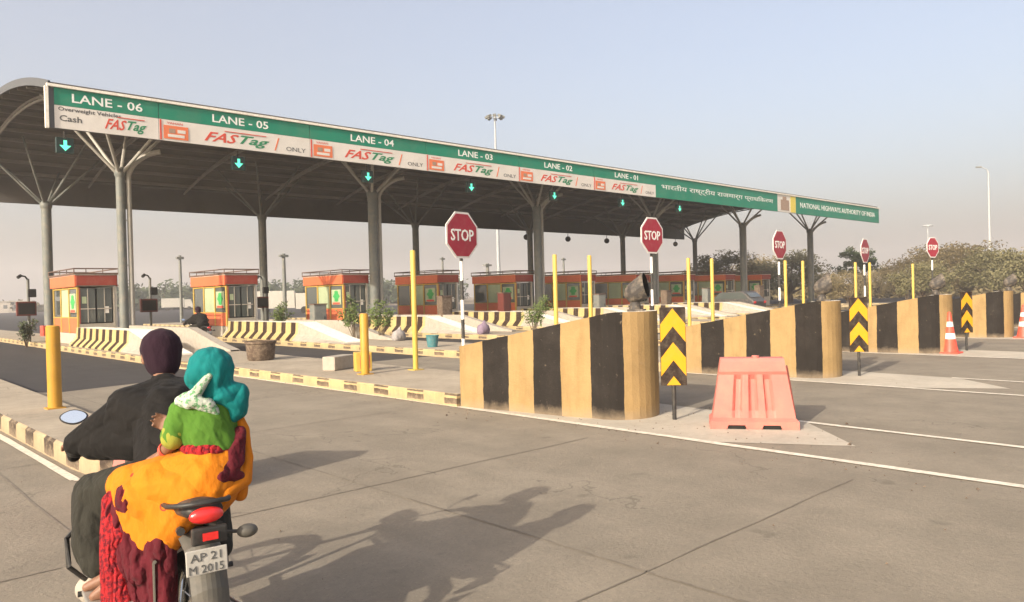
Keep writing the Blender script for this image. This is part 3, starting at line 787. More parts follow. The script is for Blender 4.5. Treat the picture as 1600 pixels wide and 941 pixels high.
post(9.33, 12.95, 2.5, 'tall yellow post on the nearest island, left of the large stop sign')
post(8.2, 13.1, 1.22, 'short thick amber post with a drum behind it on the nearest island', 'opost', .085)
post(2.68, 12.75, 1.22, 'short thick amber post on the worn kerb island left of the riders', 'opost', .095, .22)
names = ['second', 'third', 'fourth', 'fifth']
for i, (a, b_) in enumerate(((13.78, 15.1), (19.65, 20.95), (25.75, 27.1), (31.75, 33.2))):
    post(a, 13.1, 2.5, 'left one of the two tall yellow posts on the %s island' % names[i]); post(b_, 13.1, 2.5, 'right one of the two tall yellow posts on the %s island' % names[i])
post(38.2, 13.1, 2.5, 'tall yellow post farthest right, left of the last stop sign')

# ================================================================== JERSEY WALLS with ramped ends
def jersey(k):
    c2 = cb(k); x0 = c2-HW+.06; y0, y1, yr = 26.2, 32.6, 22.8
    prof = [(0, 0), (0, .04), (.04, .08), (.24, .28), (.27, .68)]       # outer face: x offset, z above island
    s = MB(); W = 1.0
    yy = [yr, yr+.9, yr+1.8, yr+2.7, y0]+[y0+.8*i for i in range(1, 9)]
    def hh(y): return max(.06, min(1, (y-yr)/(y0-yr)))
    for a, b_ in zip(yy, yy[1:]):
        ha, hb = hh(a), hh(b_)
        s.cur = 0 if a >= y0-.01 else 2
        for (o0, q0), (o1, q1) in zip(prof, prof[1:]):
            s.quad([(x0+o0, a, .2+q0*ha), (x0+o0, b_, .2+q0*hb), (x0+o1, b_, .2+q1*hb), (x0+o1, a, .2+q1*ha)][::-1],
                   [(-a, q0*ha+.6), (-b_, q0*hb+.6), (-b_, q1*hb+.6), (-a, q1*ha+.6)][::-1])
        s.cur = 1
        s.quad([(x0+.27, a, .2+.68*ha), (x0+.27, b_, .2+.68*hb), (x0+W, b_, .2+.68*hb), (x0+W, a, .2+.68*ha)][::-1])
        s.quad([(x0+W, a, .2), (x0+W, b_, .2), (x0+W, b_, .2+.68*hb), (x0+W, a, .2+.68*ha)]); s.cur = 0
    s.cur = 1
    a = yr; s.quad([(x0, a, .2), (x0+W, a, .2), (x0+W, a, .2+.68*hh(a)), (x0+.27, a, .2+.68*hh(a))])
    b_ = yy[-1]; s.quad([(x0, b_, .2), (x0+W, b_, .2), (x0+W, b_, .88), (x0+.27, b_, .88), (x0+.24, b_, .56), (x0, b_, .3)])
    s.cur = 2; xr = c2+HW-.36
    for a, b_ in zip(yy, yy[1:]):
        ha, hb = .2+.68*hh(a), .2+.68*hh(b_)
        s.quad([(xr, a, .2), (xr, b_, .2), (xr, b_, hb), (xr, a, ha)]); s.quad([(xr, a, ha), (xr, b_, hb), (xr+.3, b_, hb), (xr+.3, a, ha)]); s.quad([(xr+.3, a, .2), (xr+.3, b_, .2), (xr+.3, b_, hb), (xr+.3, a, ha)])
    s.quad([(x0+W, 31.9, .2), (xr, 31.9, .2), (xr, 31.9, .6), (x0+W, 31.9, .6)])
    o = s.build('concrete_barrier', [M['jersey'], M['cream'], M['conb']]); return o
jn = ['nearest', 'second', 'third', 'fourth', 'fifth', 'sixth', 'seventh', 'eighth']
for k in range(7):
    tag(jersey(k), ['striped concrete wall with a white ramped end behind the rider cap', 'striped concrete wall whose white ramp faces the brown planter', 'striped concrete wall with white ramp just left of the large stop sign pole', 'striped concrete wall with white ramp seen right of the large stop sign',
        'striped concrete wall with white ramp above the nearest striped barrier', 'striped concrete wall with white ramp right of the second yellow post pair', 'striped concrete wall with ramp, farthest along the islands'][k], 'concrete barrier', 'striped walls with white ramps on the islands')

# ================================================================== BOOTHS
def booth():
    t = thing('toll_booth', 'x', 'toll booth', (7.85, 33.2, .45), 0, 'orange toll booths under the canopy')
    W, L, H = 1.35, 3.9, 2.55
    def bx(nm, x0, x1, y0, y1, z0, z1, m, bev=0): return MB().box(((x0+x1)/2, (y0+y1)/2, (z0+z1)/2), (x1-x0, y1-y0, z1-z0)).build(nm, M[m], t, bevel=bev)
    bx('plinth', 0, W, 0, L, -.25, .18, 'b_wall')
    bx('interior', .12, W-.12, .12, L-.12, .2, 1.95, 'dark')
    # side (-x) : bays
    for i in range(3):
        y0 = .05+i*1.28; bx('lower_panel', .0, .05, y0+.06, y0+1.21, .20, .78, 'b_or')
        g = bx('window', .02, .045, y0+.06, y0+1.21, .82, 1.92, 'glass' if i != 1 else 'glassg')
    lp = bx('poster', -.008, .018, .25, 1.15, 1.0, 1.75, 'glassg')
    s = MB(); s.prism([(.34*math.cos(R(a))*(.55 if a % 60 else 1), .28*math.sin(R(a))) for a in range(0, 360, 30)], 0, .008, Matrix.Translation((-.020, .68, 1.42)) @ Matrix.Rotation(R(90), 4, 'Y') @ Matrix.Rotation(R(90), 4, 'Z')); s.build('logo', M['logo_g'], lp)
    MB().box((-.014, .7, 1.06), (.01, .7, .09)).build('logo', M['red'], lp)
    for y in (.0, 1.28, 2.56, L-.09): bx('frame_post', -.012, .05, y, y+.09, .18, 2.02, 'b_yel')
    bx('frame_rail', -.010, .05, .092, L-.06, .785, .815, 'b_yel'); bx('frame_rail', -.010, .05, .092, L-.06, 1.94, 2.0, 'b_yel')
    # front (-y)
    bx('front_panel', .06, W-.02, .0, .05, .20, .55, 'b_wall')
    for i in range(2):
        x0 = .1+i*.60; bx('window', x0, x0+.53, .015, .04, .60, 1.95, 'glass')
        bx('notice', x0+.06+.2*i, x0+.22+.2*i, .004, .012, 1.35-.4*i, 1.62-.4*i, 'white' if i else 'glassg'); bx('mullion', x0+.25, x0+.28, .0, .013, .60, 1.95, 'b_wall')
        bx('sill', x0, x0+.53, -.02, .013, 1.12, 1.16, 'b_wall')
    bx('frame_post', .055, .10, -.01, .05, .56, 1.99, 'b_or_shade'); bx('frame_post', W-.06, W, -.01, .05, .18, 1.99, 'b_wall')
    bx('side_wall', W-.05, W-.004, .06, L, .18, 1.99, 'b_wall'); bx('rear_wall', .06, W-.06, L-.05, L, .18, 1.99, 'b_wall')
    # fascia band + roof
    bx('fascia', -.10, -.04, -.06, L+.04, 2.02, 2.48, 'b_or', .01); bx('fascia', -.038, W+.06, -.10, -.04, 2.06, 2.48, 'b_or_shade', .01)
    bx('fascia', W+.04, W+.10, -.038, L+.04, 2.02, 2.48, 'b_or_shade'); bx('fascia', -.038, W+.038, L, L+.05, 2.02, 2.48, 'b_or_shade')
    bx('ceiling', -.035, W+.035, -.035, L-.005, 2.025, 2.07, 'b_wall')
    bx('roof', -.14, W+.14, -.14, L+.10, 2.49, 2.56, 'b_roof', .01)
    bx('roof_edge', -.10, W+.1, -.105, L+.06, 2.462, 2.487, 'cream')
    s = MB(); pts = [(-.12, -.12, 2.72), (W+.12, -.12, 2.72), (W+.12, L+.08, 2.72), (-.12, L+.08, 2.72), (-.12, -.12, 2.72)]
    s.tube(pts, .028, 6)
    for x, y, _ in pts[:4]: s.tube([(x, y, 2.55), (x, y, 2.72)], .022, 6)
    for x, y in ((.3, -.12), (.9, -.12), (-.12, 1.0), (-.12, 2.1), (-.12, 3.1)): s.tube([(x, y, 2.55), (x, y, 2.72)], .018, 6)
    s.build('roof_railing', M['b_roof'], t)
    MB().box((W+.03, .05, 1.1), (.09, .09, 1.85)).build('corner_post', M['white'], t, bevel=.01)
    return t
bt = booth(); bt['label'] = 'orange toll booth farthest left, between the two leftmost column shafts'
bn = ['orange toll booth with a green poster, second from the left', 'orange toll booth right of the brown planter, third from the left', 'toll booth with a green poster behind the tall yellow post by the large stop sign',
      'shaded dark red toll booth just right of the large stop sign', 'shaded dark red toll booth between two yellow posts behind the nearest barrier', 'shaded toll booth left of the second stop sign', 'shaded toll booth behind the second stop sign', 'shaded toll booth right of the second stop sign', 'shaded toll booth farthest right under the canopy']
for i, l in enumerate(bn): copy_tree(bt, l, (7.85+5.9*(i+1), 33.2, .45))

# ================================================================== POSTS / DISPLAYS / BARRIER ARMS on the far side of the lanes
def display(x, y, lab):
    t = thing('fare_display', lab, 'display', (x, y, .2), 0, 'pole mounted displays beside the booths')
    MB().tube([(0, 0, 0), (0, 0, 2.75)], .06, 10).build('pole', M['steel'], t, smooth=SM)
    MB().box((-.1, -.05, 1.45), (.74, .22, .62)).build('display_box', M['panelred'], t, bevel=.02)
    MB().box((-.1, -.165, 1.45), (.62, .01, .48)).build('display_screen', M['dark'], t)
    MB().box((0.12, -.1, 2.12), (.3, .24, .36)).build('signal_head', M['dark'], t, bevel=.03)
    MB().tube([(0, 0, 2.7), (-.12, -.1, 2.85), (-.3, -.2, 2.88)], .035, 8).build('bracket', M['poleb'], t, smooth=SM)
    MB().tube([(-.3, -.2, 2.88), (-.42, -.34, 2.80)], .07, 10).build('camera_head', M['poleb'], t, smooth=SM)
    return t
display(7.2, 38.5, 'pole with a dark red display box left of the leftmost booth'); display(11.95, 37.6, 'pole with a dark display box right of the leftmost booth')
display(18.6, 40, 'pole with a display box between the second and third booths'); display(30.0, 38.5, 'pole with a display box left of the large stop sign'); display(36.5, 38.5, 'pole with a display box behind the nearest yellow post pair')
display(48.5, 38.5, 'pole with a display box behind the second stop sign')

def cabinet(x, y, lab, m, h=1.2):
    t = thing('control_cabinet', lab, 'cabinet', (x, y, .2), R(random.uniform(-6, 6)), 'roadside control cabinets on the islands')
    MB().box((0, 0, .05), (.62, .52, .10)).build('plinth', M['conb'], t, bevel=.01); MB().box((0, 0, .1+h/2), (.55, .45, h)).build('housing', M[m], t, bevel=.015)
    MB().box((0, -.232, .1+h/2), (.47, .012, h-.12)).build('door', M[m], t, bevel=.004); MB().box((.17, -.245, .1+h*.55), (.03, .02, .14)).build('handle', M['poleb'], t)
    MB().box((0, 0, .13+h), (.62, .52, .05)).build('lid', M['b_roof'], t, bevel=.01)
for x, y, lab, m, h in ((15.7, 28.6, 'grey cabinet on the second island beyond the white ramp', 'steel', 1.2), (21.6, 27.6, 'brown cabinet on the third island left of the tall yellow post', 'rust', 1.4), (27.0, 29.4, 'dark red cabinet on the island behind the stop sign pole', 'panelred', 1.5),
                        (33.3, 28.2, 'grey cabinet behind the left tall post of the nearest pair', 'steel', 1.3), (39.2, 27.8, 'brown cabinet just left of the nearest hooded lamp', 'rust', 1.4), (44.9, 28.5, 'grey cabinet behind the second pair of yellow posts', 'steel', 1.5), (51.0, 28, 'brown cabinet right of the second pair of yellow posts', 'rust', 1.6)): cabinet(x, y, lab, m, h)
# small things on the islands
t = thing('planter', 'round rusty brown planter on the nearest island kerb', 'planter', (8.6, 18.7, .2))
MB().lathe([(.30, 0), (.34, .05), (.37, .42), (.40, .44), (.40, .50), (.34, .50), (.33, .40), (.05, .38)], n=24).build('pot', M['rust'], t, smooth=SM)
s = MB(); s.sphere((0, 0, .38), .3, 8, (1, 1, .3)); s.build('soil', M['rust'], t, smooth=True)
t = thing('concrete_block', 'pale concrete block lying on the nearest island left of the amber post', 'concrete block', (8.45, 14.55, .2), R(25))
MB().box((0, 0, .15), (.75, .32, .30)).build('block', M['conb'], t, bevel=.025)
t = thing('marker_box', 'small orange and yellow marker box behind the short amber post', 'marker box', (8.55, 13.75, .2), R(-20))
MB().box((0, 0, .2), (.34, .26, .40)).build('shell', M['b_yel'], t, bevel=.02); MB().box((.02, -.134, .2), (.2, .01, .28)).build('panel', M['redwrap'], t)
t = thing('bucket', 'teal plastic bucket on the second island', 'bucket', (13.9, 18.4, .2))
MB().lathe([(.15, 0), (.19, .32), (.205, .33), (.205, .36), (.18, .36), (.14, .04)], n=20).build('pail', M['bluebin'], t, smooth=SM)
MB().torus((0, 0, .30), (0, 1, .6), .2, .006, 16, 5, 0, math.pi).build('handle', M['poleb'], t)
def sack(lab, loc, m, r):
    o = blob('sack', [[((0, 0, r*.8), r, (1, .8, .8)), ((r*.5, .05, r*.5), r*.7)], [((-r*.4, 0, r*.5), r*.7)], [((0, 0, r*1.3), r*.25), ((.05, 0, r*1.8), r*.2)]], M[m], None, .03, 3, .02); o.location = loc
    tag(o, lab, 'sack'); return o
sack('bundled purple sack on the third island near the stop sign pole', (19.6, 22.6, .2), 'sack', .27)
sack('bundled grey sack on the second island beside the ramp', (15.3, 22.2, .2), 'greys', .25)

# ================================================================== VEGETATION
def leaves(s, c, r, n, size, flat=.8):
    for _ in range(n):
        d = Vector((random.gauss(0, 1), random.gauss(0, 1), random.gauss(0, 1))).normalized()*(random.random()**.45)
        p = Vector(c)+Vector((d.x*r, d.y*r, d.z*r*flat))
        a = Vector((random.gauss(0, 1), random.gauss(0, 1), random.gauss(0, .7))).normalized(); b_ = a.orthogonal().normalized()
        q = random.uniform(.6, 1.3)*size; a *= q; b_ *= q*.55
        s.quad([p-a, p-b_, p+a, p+b_])
def tree_mesh(h, wd, m, seed, nl=60, lf=.22, trunkf=.32, clumps=34):
    random.seed(seed); t = bpy.data.objects.new('tree', None); COL.objects.link(t)
    s = MB(); th = h*trunkf
    s.tube([(0, 0, -.2), (.05, .03, th*.5), (-.05, .08, th), (.1, 0, h*.6)], [wd*.04, wd*.033, wd*.028, .04], 9)
    cs = []
    for i in range(clumps):
        a = random.uniform(0, 6.28); rr = (random.random()**.55)*wd*.42; zc = th+(h-th)*random.uniform(.12, .9)
        k = 1-abs((zc-th)/(h-th)-.45)*.9; cs.append((rr*math.cos(a)*k*1.15, rr*math.sin(a)*k*1.15, zc, random.uniform(.10, .19)*wd))
    for c in cs[:12]: s.tube([(0, 0, th*.8), (c[0]*.5, c[1]*.5, (th+c[2])*.5), c[:3]], [wd*.016, wd*.010, .015], 6)
    s.build('trunk', M['bark'], t, smooth=SM)
    l = MB()
    for c in cs: leaves(l, c[:3], c[3], nl, lf, .7)
    l.build('crown', M[m], t); return t
def dirpt(px, D):
    v = cf+r2*((px-800)/F); v = Vector((v.x, v.y, 0)).normalized()*D; return (v.x, v.y, -.05)
TA = tree_mesh(5.9, 9, 'leafA', 1, 150, .15, .22, 44); TB = tree_mesh(5.7, 8.6, 'leafB', 2, 125, .13, .18, 56); TC = tree_mesh(5.6, 4, 'leafC', 3, 110, .14, .2, 26)
tp = [(1128, 88, 'A', 1.0, 'dusty green tree behind the canopy end, left of the wide Y column'), (1182, 100, 'B', 1.02, 'brownish tree behind the wide Y column'), (1235, 95, 'A', 1.0, 'dusty green tree between the two rightmost columns'),
      (1288, 104, 'B', .62, 'low brownish tree right of the last canopy column'), (1338, 92, 'C', 1.12, 'narrow dark tree behind the fourth stop sign'), (1375, 112, 'B', .75, 'low brown shrubby tree right of the fourth stop sign'),
      (1418, 105, 'B', .86, 'brownish tree left of the last stop sign'), (1462, 98, 'B', 1.05, 'tall pale brown tree behind the last stop sign'), (1512, 95, 'B', 1.06, 'tallest pale brown tree left of the street lamp'), (1560, 88, 'A', .84, 'dusty green tree right of the street lamp'),
      (1604, 80, 'A', .78, 'green tree cut by the right edge'), (1650, 90, 'B', .9, 'brown tree just beyond the right edge'), (1090, 110, 'B', .8, 'low brown tree seen under the canopy end'), (1040, 120, 'C', .8, 'dark low tree seen under the canopy'),
      (985, 125, 'A', .7, 'low green tree under the canopy behind the hooded lamp'), (1440, 76, 'A', .62, 'low bush-like green tree left of the street lamp foot'), (1325, 74, 'B', .55, 'low dry tree between the two last Y columns and stop sign')]
used = {}
for px, D, kk, scl, lab in tp:
    src = {'A': TA, 'B': TB, 'C': TC}[kk]
    if kk not in used: used[kk] = 1; o = src; o.location = dirpt(px, D); o.scale = (scl,)*3; o['label'] = lab
    else: o = copy_tree(src, lab, dirpt(px, D), random.uniform(0, 6.28), scale=scl)
    o['category'] = 'tree'; o['group'] = 'trees beyond the last lanes'
# far hedge lines, read as one mass
random.seed(11)
def wood(name, D, p0, p1, h, n, m, lf):
    s = MB()
    for i in range(n):
        px = random.uniform(p0, p1); d = D*random.uniform(.93, 1.12); q = dirpt(px, d); hh = h*random.uniform(.5, 1.0)*(.75+.35*noise.noise(Vector((px*.02, 0, 0)))+.15)
        for z in (.3, .7): leaves(s, (q[0], q[1], hh*z), hh*.42, 34, lf, .8)
    o = s.build(name, m); tag(o, 'distant hazy wood along the horizon', 'wood', kind='stuff'); return o
wood('far_wood', 230, 150, 720, 8.6, 420, M['leafC'], .7)
wood('low_scrub', 120, 960, 1700, 2.6, 260, M['leafB'], .35)
wood('far_scrub', 320, -160, 120, 4, 60, M['leafB'], 1.1)
# shrubs on the islands
def shrub(lab, loc, h, r, seed, m='leafD'):
    random.seed(seed); t = thing('shrub', lab, 'shrub', loc, 0, 'scraggly shrubs on the islands'); s = MB(); l = MB()
    for i in range(9):
        a = random.uniform(0, 6.28); e = (r*math.cos(a)*random.uniform(.3, 1), r*math.sin(a)*random.uniform(.3, 1), h*random.uniform(.6, 1))
        s.tube([(e[0]*.1, e[1]*.1, 0), (e[0]*.5, e[1]*.5, e[2]*.5), e], [.018, .012, .005], 5)
        for q in range(3): leaves(l, (e[0]*(.6+.2*q), e[1]*(.6+.2*q), e[2]*(.6+.2*q)), .2, 26, .055, 1)
    s.build('stems', M['bark'], t); l.build('foliage', M[m], t)
shrub('leafy shrub behind the short amber post, left of the second column shaft', (15.25, 25.0, .2), 1.55, .6, 21); shrub('leafy shrub right of the second column shaft', (16.0-.5, 23.6, .2), 1.4, .5, 22)
shrub('small shrub behind the rusty brown planter', (15.3, 31.2, .2), 1.5, .4, 23); shrub('shrub between the tall yellow post and the third column shaft', (27.3, 26.8, .2), 1.3, .5, 24)
shrub('shrub behind the nearest striped barrier below the third column', (21.3, 21.5, .2), 1.1, .4, 25); shrub('dark shrub in front of the far left display pole', (6.9, 37.6, 0), 1.1, .35, 26, 'leafC')

# ================================================================== LIGHT MASTS, FAR POLES, VEHICLES, HOUSES
t = thing('high_mast_light', 'very tall thin floodlight mast rising behind the canopy', 'light mast', (81.6, 90, 0))
MB().lathe([(.34, 0), (.13, 30.3)], n=12).build('mast', M['mastm'], t, smooth=SM)
MB().torus((0, 0, 30.3), (0, 0, 1), .9, .06, 20, 6).build('ring', M['mastm'], t)
for i in range(8):
    a = i*math.pi/4; MB().box((1.25*math.cos(a), 1.25*math.sin(a), 30.25), (.7, .5, .35), a, 0, R(25)).build('floodlight', M['steel'], t, bevel=.03)
t = thing('street_lamp', 'single arm street lamp at the right above the trees', 'street lamp', (150, 38.9, 0))
h = 20.6; MB().lathe([(.28, 0), (.14, h)], n=10).build('pole', M['mastm'], t, smooth=SM)
MB().tube([(0, 0, h), (-.25, .2, h+.7), (-.9, .85, h+1.1)], [.12, .1, .08], 8).build('arm', M['mastm'], t, smooth=SM); MB().box((-1.2, 1.15, h+1.1), (.9, .4, .25), R(-45)).build('lamp_head', M['steel'], t, bevel=.05)
t = thing('high_mast_light', 'small far floodlight mast above the last stop sign', 'light mast', dirpt(1452, 330))
MB().lathe([(.4, 0), (.2, 24)], n=8).build('mast', M['mastm'], t, smooth=SM); MB().torus((0, 0, 24), (0, 0, 1), 1.6, .3, 12, 5).build('ring', M['mastm'], t)
def pole(lab, px, Y, h, r, m='steel'):
    v = cf+r2*((px-800)/F); k = Y/v.y; t = thing('utility_pole', lab, 'pole', (v.x*k, Y, 0)); MB().lathe([(r, 0), (r*.8, h)], n=10).build('shaft', M[m], t, smooth=SM); MB().box((0, 0, h-.2), (r*4, r*2, .18)).build('bracket', M[m], t)
pole('thin dark pole behind the lanes between the first two booths', 283, 60, 5.4, .13); pole('thick grey pole between the second and third booths', 445, 60, 5.7, .18)
pole('thin dark pole just left of the large stop sign', 693, 62, 5.8, .12); pole('short grey pole right of the large stop sign', 763, 62, 5.2, .22); pole('thin dark pole right of the third column', 882, 62, 6, .14)
def lorry(lab, px, D, rz, sc_=1):
    t = thing('lorry', lab, 'lorry', dirpt(px, D), rz, 'pale lorries parked beyond the plaza')
    MB().box((0, 1.5, 1.9), (2.4, 5.2, 2.3)).build('cargo_box', M['carw'], t, bevel=.05)
    s = MB(); s.prism([(-3.2, .6), (-1.2, .6), (-1.2, 2.7), (-2.7, 2.7), (-3.15, 1.7)], -1.15, 1.15, Matrix(((0, 0, 1, 0), (1, 0, 0, 0), (0, 1, 0, 0), (0, 0, 0, 1)))); s.build('cab', M['carw'], t, bevel=.05)
    MB().box((0, -3.0, 2.15), (2.0, .12, .7), 0, R(-22)).build('windscreen', M['glass'], t)
    for x in (-1.05, 1.05):
        for y in (-2.3, 2.8): MB().tube([(x-.13, y, .48), (x+.13, y, .48)], .48, 18).build('wheel', M['tyre'], t, smooth=SM)
    t.scale = (sc_,)*3; return t
lorry('white box lorry seen between the first two booths', 280, 210, R(70)); lorry('white box lorry seen left of the third booth', 448, 105, R(60)); lorry('pale lorry right of the leftmost column shafts', 213, 230, R(80))
def car(lab, loc, rz, m='carg'):
    t = thing('car', lab, 'car', loc, rz)
    prof = [(-2.1, .35), (2.05, .35), (2.12, .75), (1.9, .95), (1.0, 1.05), (.35, 1.52), (-1.3, 1.58), (-1.95, 1.05), (-2.15, .9)]
    mx = Matrix(((0, 0, 1, 0), (1, 0, 0, 0), (0, 1, 0, 0), (0, 0, 0, 1)))
    MB().prism(prof, -.85, .85, mx).build('body', M[m], t, bevel=.07, smooth=SM, seg=3)
    for sd in (-1, 1):
        MB().prism([(.9, 1.06), (.32, 1.45), (-1.25, 1.5), (-1.75, 1.06)], sd*.853-.004, sd*.853+.004, mx).build('side_window', M['glass'], t)
        for y in (-1.3, 1.3): 
            w_ = MB().tube([(sd*.7, y, .33), (sd*.88, y, .33)], .33, 20).build('wheel', M['tyre'], t, smooth=SM); MB().tube([(sd*.87, y, .33), (sd*.89, y, .33)], .19, 14).build('rim', M['alloy'], w_, smooth=SM)
    MB().box((0, -1.70, 1.30), (1.35, .03, .44), 0, R(-50)).build('rear_window', M['glass'], t)
    for sd in (-1, 1): MB().box((sd*.66, -2.12, .82), (.3, .06, .16)).build('tail_light', M['tail'], t, bevel=.02)
    return t
car('grey car in a lane behind the second striped barrier', (46.3, 27.5, 0), R(0)); 
def house(lab, px, D, wd, h, m='hazyw'):
    t = thing('house', lab, 'house', dirpt(px, D), R(-20)); MB().box((0, 0, h/2), (wd, wd*.6, h)).build('wall', M[m], t); MB().box((0, 0, h+.15), (wd+.6, wd*.6+.6, .3)).build('roof', M['b_wall'], t)
    for i in range(int(wd/3)): MB().box((-wd/2+1.8+i*3, -wd*.3-.02, h*.55), (1.1, .06, 1.2)).build('window', M['glass'], t)
house('low white house on the horizon at the far left', 26, 300, 9, 3.6); house('long low pale building at the left horizon', -2, 330, 14, 3.0); house('white flat roofed building behind the leftmost lane', 214, 240, 9, 2.3)
house('pale low building between the second and third booths', 462, 200, 12, 1.9)

# ================================================================== MOTORCYCLE (local: x right, y forward, origin under rear axle)
BO, BR = (1.25, 3.5, 0), R(-7)
bike = thing('motorcycle', 'black motorcycle with a red tail lamp and white number plate, carrying two riders', 'motorcycle', BO, BR)
def bp(nm, mb, m, par=bike, **k): return mb.build(nm, M[m], par, **k)
def wheel(y, r):
    wv = MB().torus((0, y, r), (1, 0, 0), r-.045, .045, 40, 10).build('wheel', M['tyre'], bike, smooth=True)
    MB().torus((0, y, r), (1, 0, 0), r-.085, .014, 32, 6, e=1.6).build('rim', M['chrome'], wv, smooth=True)
    s = MB(); s.tube([(-.07, y, r), (.07, y, r)], .05, 14)
    for i in range(18):
        a = i*2*math.pi/18; sgn = 1 if i % 2 else -1; s.tube([(sgn*.05, y+.04*math.cos(a+.4), r+.04*math.sin(a+.4)), (0, y+(r-.09)*math.cos(a), r+(r-.09)*math.sin(a))], .0035, 4)
    s.build('spokes', M['chrome'], wv)
wheel(0, .30); wheel(1.27, .30)
# rear mudguard: curved shell hanging behind the wheel
s = MB(); arcs = []
for i in range(15):
    a = R(100+i*8.2); yy, zz = .35*math.cos(a)*1.02, .31+.38*math.sin(a); arcs.append((yy, zz))
arcs = [(.12, .72), (-.02, .735), (-.16, .73), (-.26, .70), (-.33, .63), (-.365, .54), (-.38, .44), (-.385, .34), (-.37, .27)]
for (a, b_), (c, d) in zip(arcs, arcs[1:]):
    for j in range(8):
        t0, t1 = -1+j/4, -1+(j+1)/4; hx = .075; f = lambda t: .028*t*t
        s.quad([(t0*hx, a+f(t0), b_-f(t0)), (t1*hx, a+f(t1), b_-f(t1)), (t1*hx, c+f(t1), d-f(t1)), (t0*hx, c+f(t0), d-f(t0))])
bp('rear_mudguard', s, 'mud', smooth=True)
bp('front_mudguard', MB().torus((0, 1.27, .3), (1, 0, 0), .335, .03, 20, 8, R(100), R(260), 1.8), 'bikered', smooth=True)
# tail
bp('tail_fairing', MB().tube([(0, .15, .80), (0, -.12, .83), (0, -.30, .85)], [.10, .085, .07], 12, e=(1, .55)), 'blackp', smooth=True)
s = MB(); s.sphere((-.005, -.325, .835), .070, 10, (1.0, .42, .50)); bp('tail_light', s, 'tail', smooth=True)
s = MB(); s.box((0, -.34, .755), (.14, .03, .07)); bp('plate_bracket', s, 'blackp', bevel=.008)
bp('reflector', MB().box((0, -.362, .755), (.06, .008, .03)), 'tail')
pl = bp('number_plate', MB().box((-.025, -.395, .668), (.162, .008, .100), 0, R(-6)), 'plate', bevel=.004)
mp_ = Matrix.Translation((-.02, -.40, .665)) @ Matrix.Rotation(R(84), 4, 'X')
text('AP 21', mp_ @ Matrix.Translation((-.070, .007, .001)), .032, M['ink'], pl, .12, ext=.001); text('M 2015', mp_ @ Matrix.Translation((-.076, -.040, .001)), .032, M['ink'], pl, .135, ext=.001)
for sd in (-1, 1):
    if sd < 0: continue
    bp('indicator_stem', MB().tube([(sd*.05, -.28, .745), (sd*.13, -.30, .735)], .008, 8), 'blackp'); s = MB(); s.sphere((sd*.165, -.31, .733), .036, 8, (1.25, .9, .8)); bp('indicator', s, 'amber' if sd < 0 else 'mud', smooth=True)
bp('grab_rail', MB().tube([(-.12, .12, .83), (-.125, -.18, .86), (-.09, -.31, .885), (0, -.34, .89), (.09, -.31, .885), (.125, -.18, .86), (.12, .12, .83)], .011, 8), 'blackp', smooth=True)
blob('seat', [[((0, -.22, .84), .075, (1.2, 1, .6)), ((0, .1, .825), .10, (1.3, 1, .6)), ((0, .48, .80), .075, (1.2, 1, .6))]], M['seatm'], bike, .014, 4)
blob('fuel_tank', [[((0, .52, .83), .09, (1, 1, .8)), ((0, .72, .88), .14, (1, 1, .8)), ((0, .88, .86), .11, (1, 1, .8))]], M['bikered'], bike, .014, 4)
s = MB(); s.tube([(0, .95, .86), (0, .85, .35), (0, .45, .30)], .022, 8); s.tube([(0, .9, .74), (0, .3, .68), (-.08, -.2, .75)], .018, 8); s.tube([(0, .3, .68), (.08, -.2, .75)], .018, 8); s.tube([(-.09, 0, .3), (-.09, .45, .33)], .02, 8); s.tube([(.09, 0, .3), (.09, .45, .33)], .02, 8)
bp('frame', s, 'blackp', smooth=SM)
s = MB(); s.box((0, .55, .40), (.26, .32, .24)); s.tube([(0, .62, .5), (0, .70, .70)], .085, 14)
for i in range(6): s.lathe([(.11, 0), (.11, .008)], (0, .63+i*.012, .53+i*.026), 14)
s.tube([(-.15, .5, .40), (-.11, .5, .40)], .10, 18); bp('engine', s, 'alloy', bevel=.012, smooth=SM)
for sd in (-1, 1):
    bp('shock_absorber', MB().tube([(sd*.11, .02, .34), (sd*.10, .10, .70)], .02, 8), 'blackp', smooth=SM); s = MB()
    for i in range(8): s.torus((sd*.11, .03+i*.007, .42+i*.03), (0, .2, 1), .028, .006, 12, 5)
    bp('spring', s, 'blackp')
    bp('side_panel', MB().box((sd*.12, .3, .60), (.02, .30, .16)), 'bikered', bevel=.01)
bp('exhaust', MB().tube([(.12, .75, .45), (.16, .6, .28), (.17, .3, .27), (.17, -.25, .34)], [.02, .02, .04, .045], 12), 'chrome', smooth=SM)
s = MB(); 
for sd in (-1, 1): s.tube([(sd*.075, .98, .92), (sd*.075, 1.27, .3)], .022, 10)
bp('fork', s, 'chrome', smooth=SM)
hb = bp('handlebar', MB().tube([(-.36, .90, .98), (-.22, .98, 1.0), (-.08, 1.0, .97), (.08, 1.0, .97), (.22, .98, 1.0), (.36, .90, .98)], .012, 8), 'blackp', smooth=SM)
for sd in (-1, 1):
    MB().tube([(sd*.25, .963, .995), (sd*.37, .895, .98)], .019, 10).build('grip', M['blackp'], hb, smooth=SM)
    mr = MB().tube([(sd*.22, .99, 1.0), (sd*.24, 1.06, 1.07), (sd*.30, 1.10, 1.115)], .007, 6).build('mirror', M['blackp'], hb, smooth=SM)
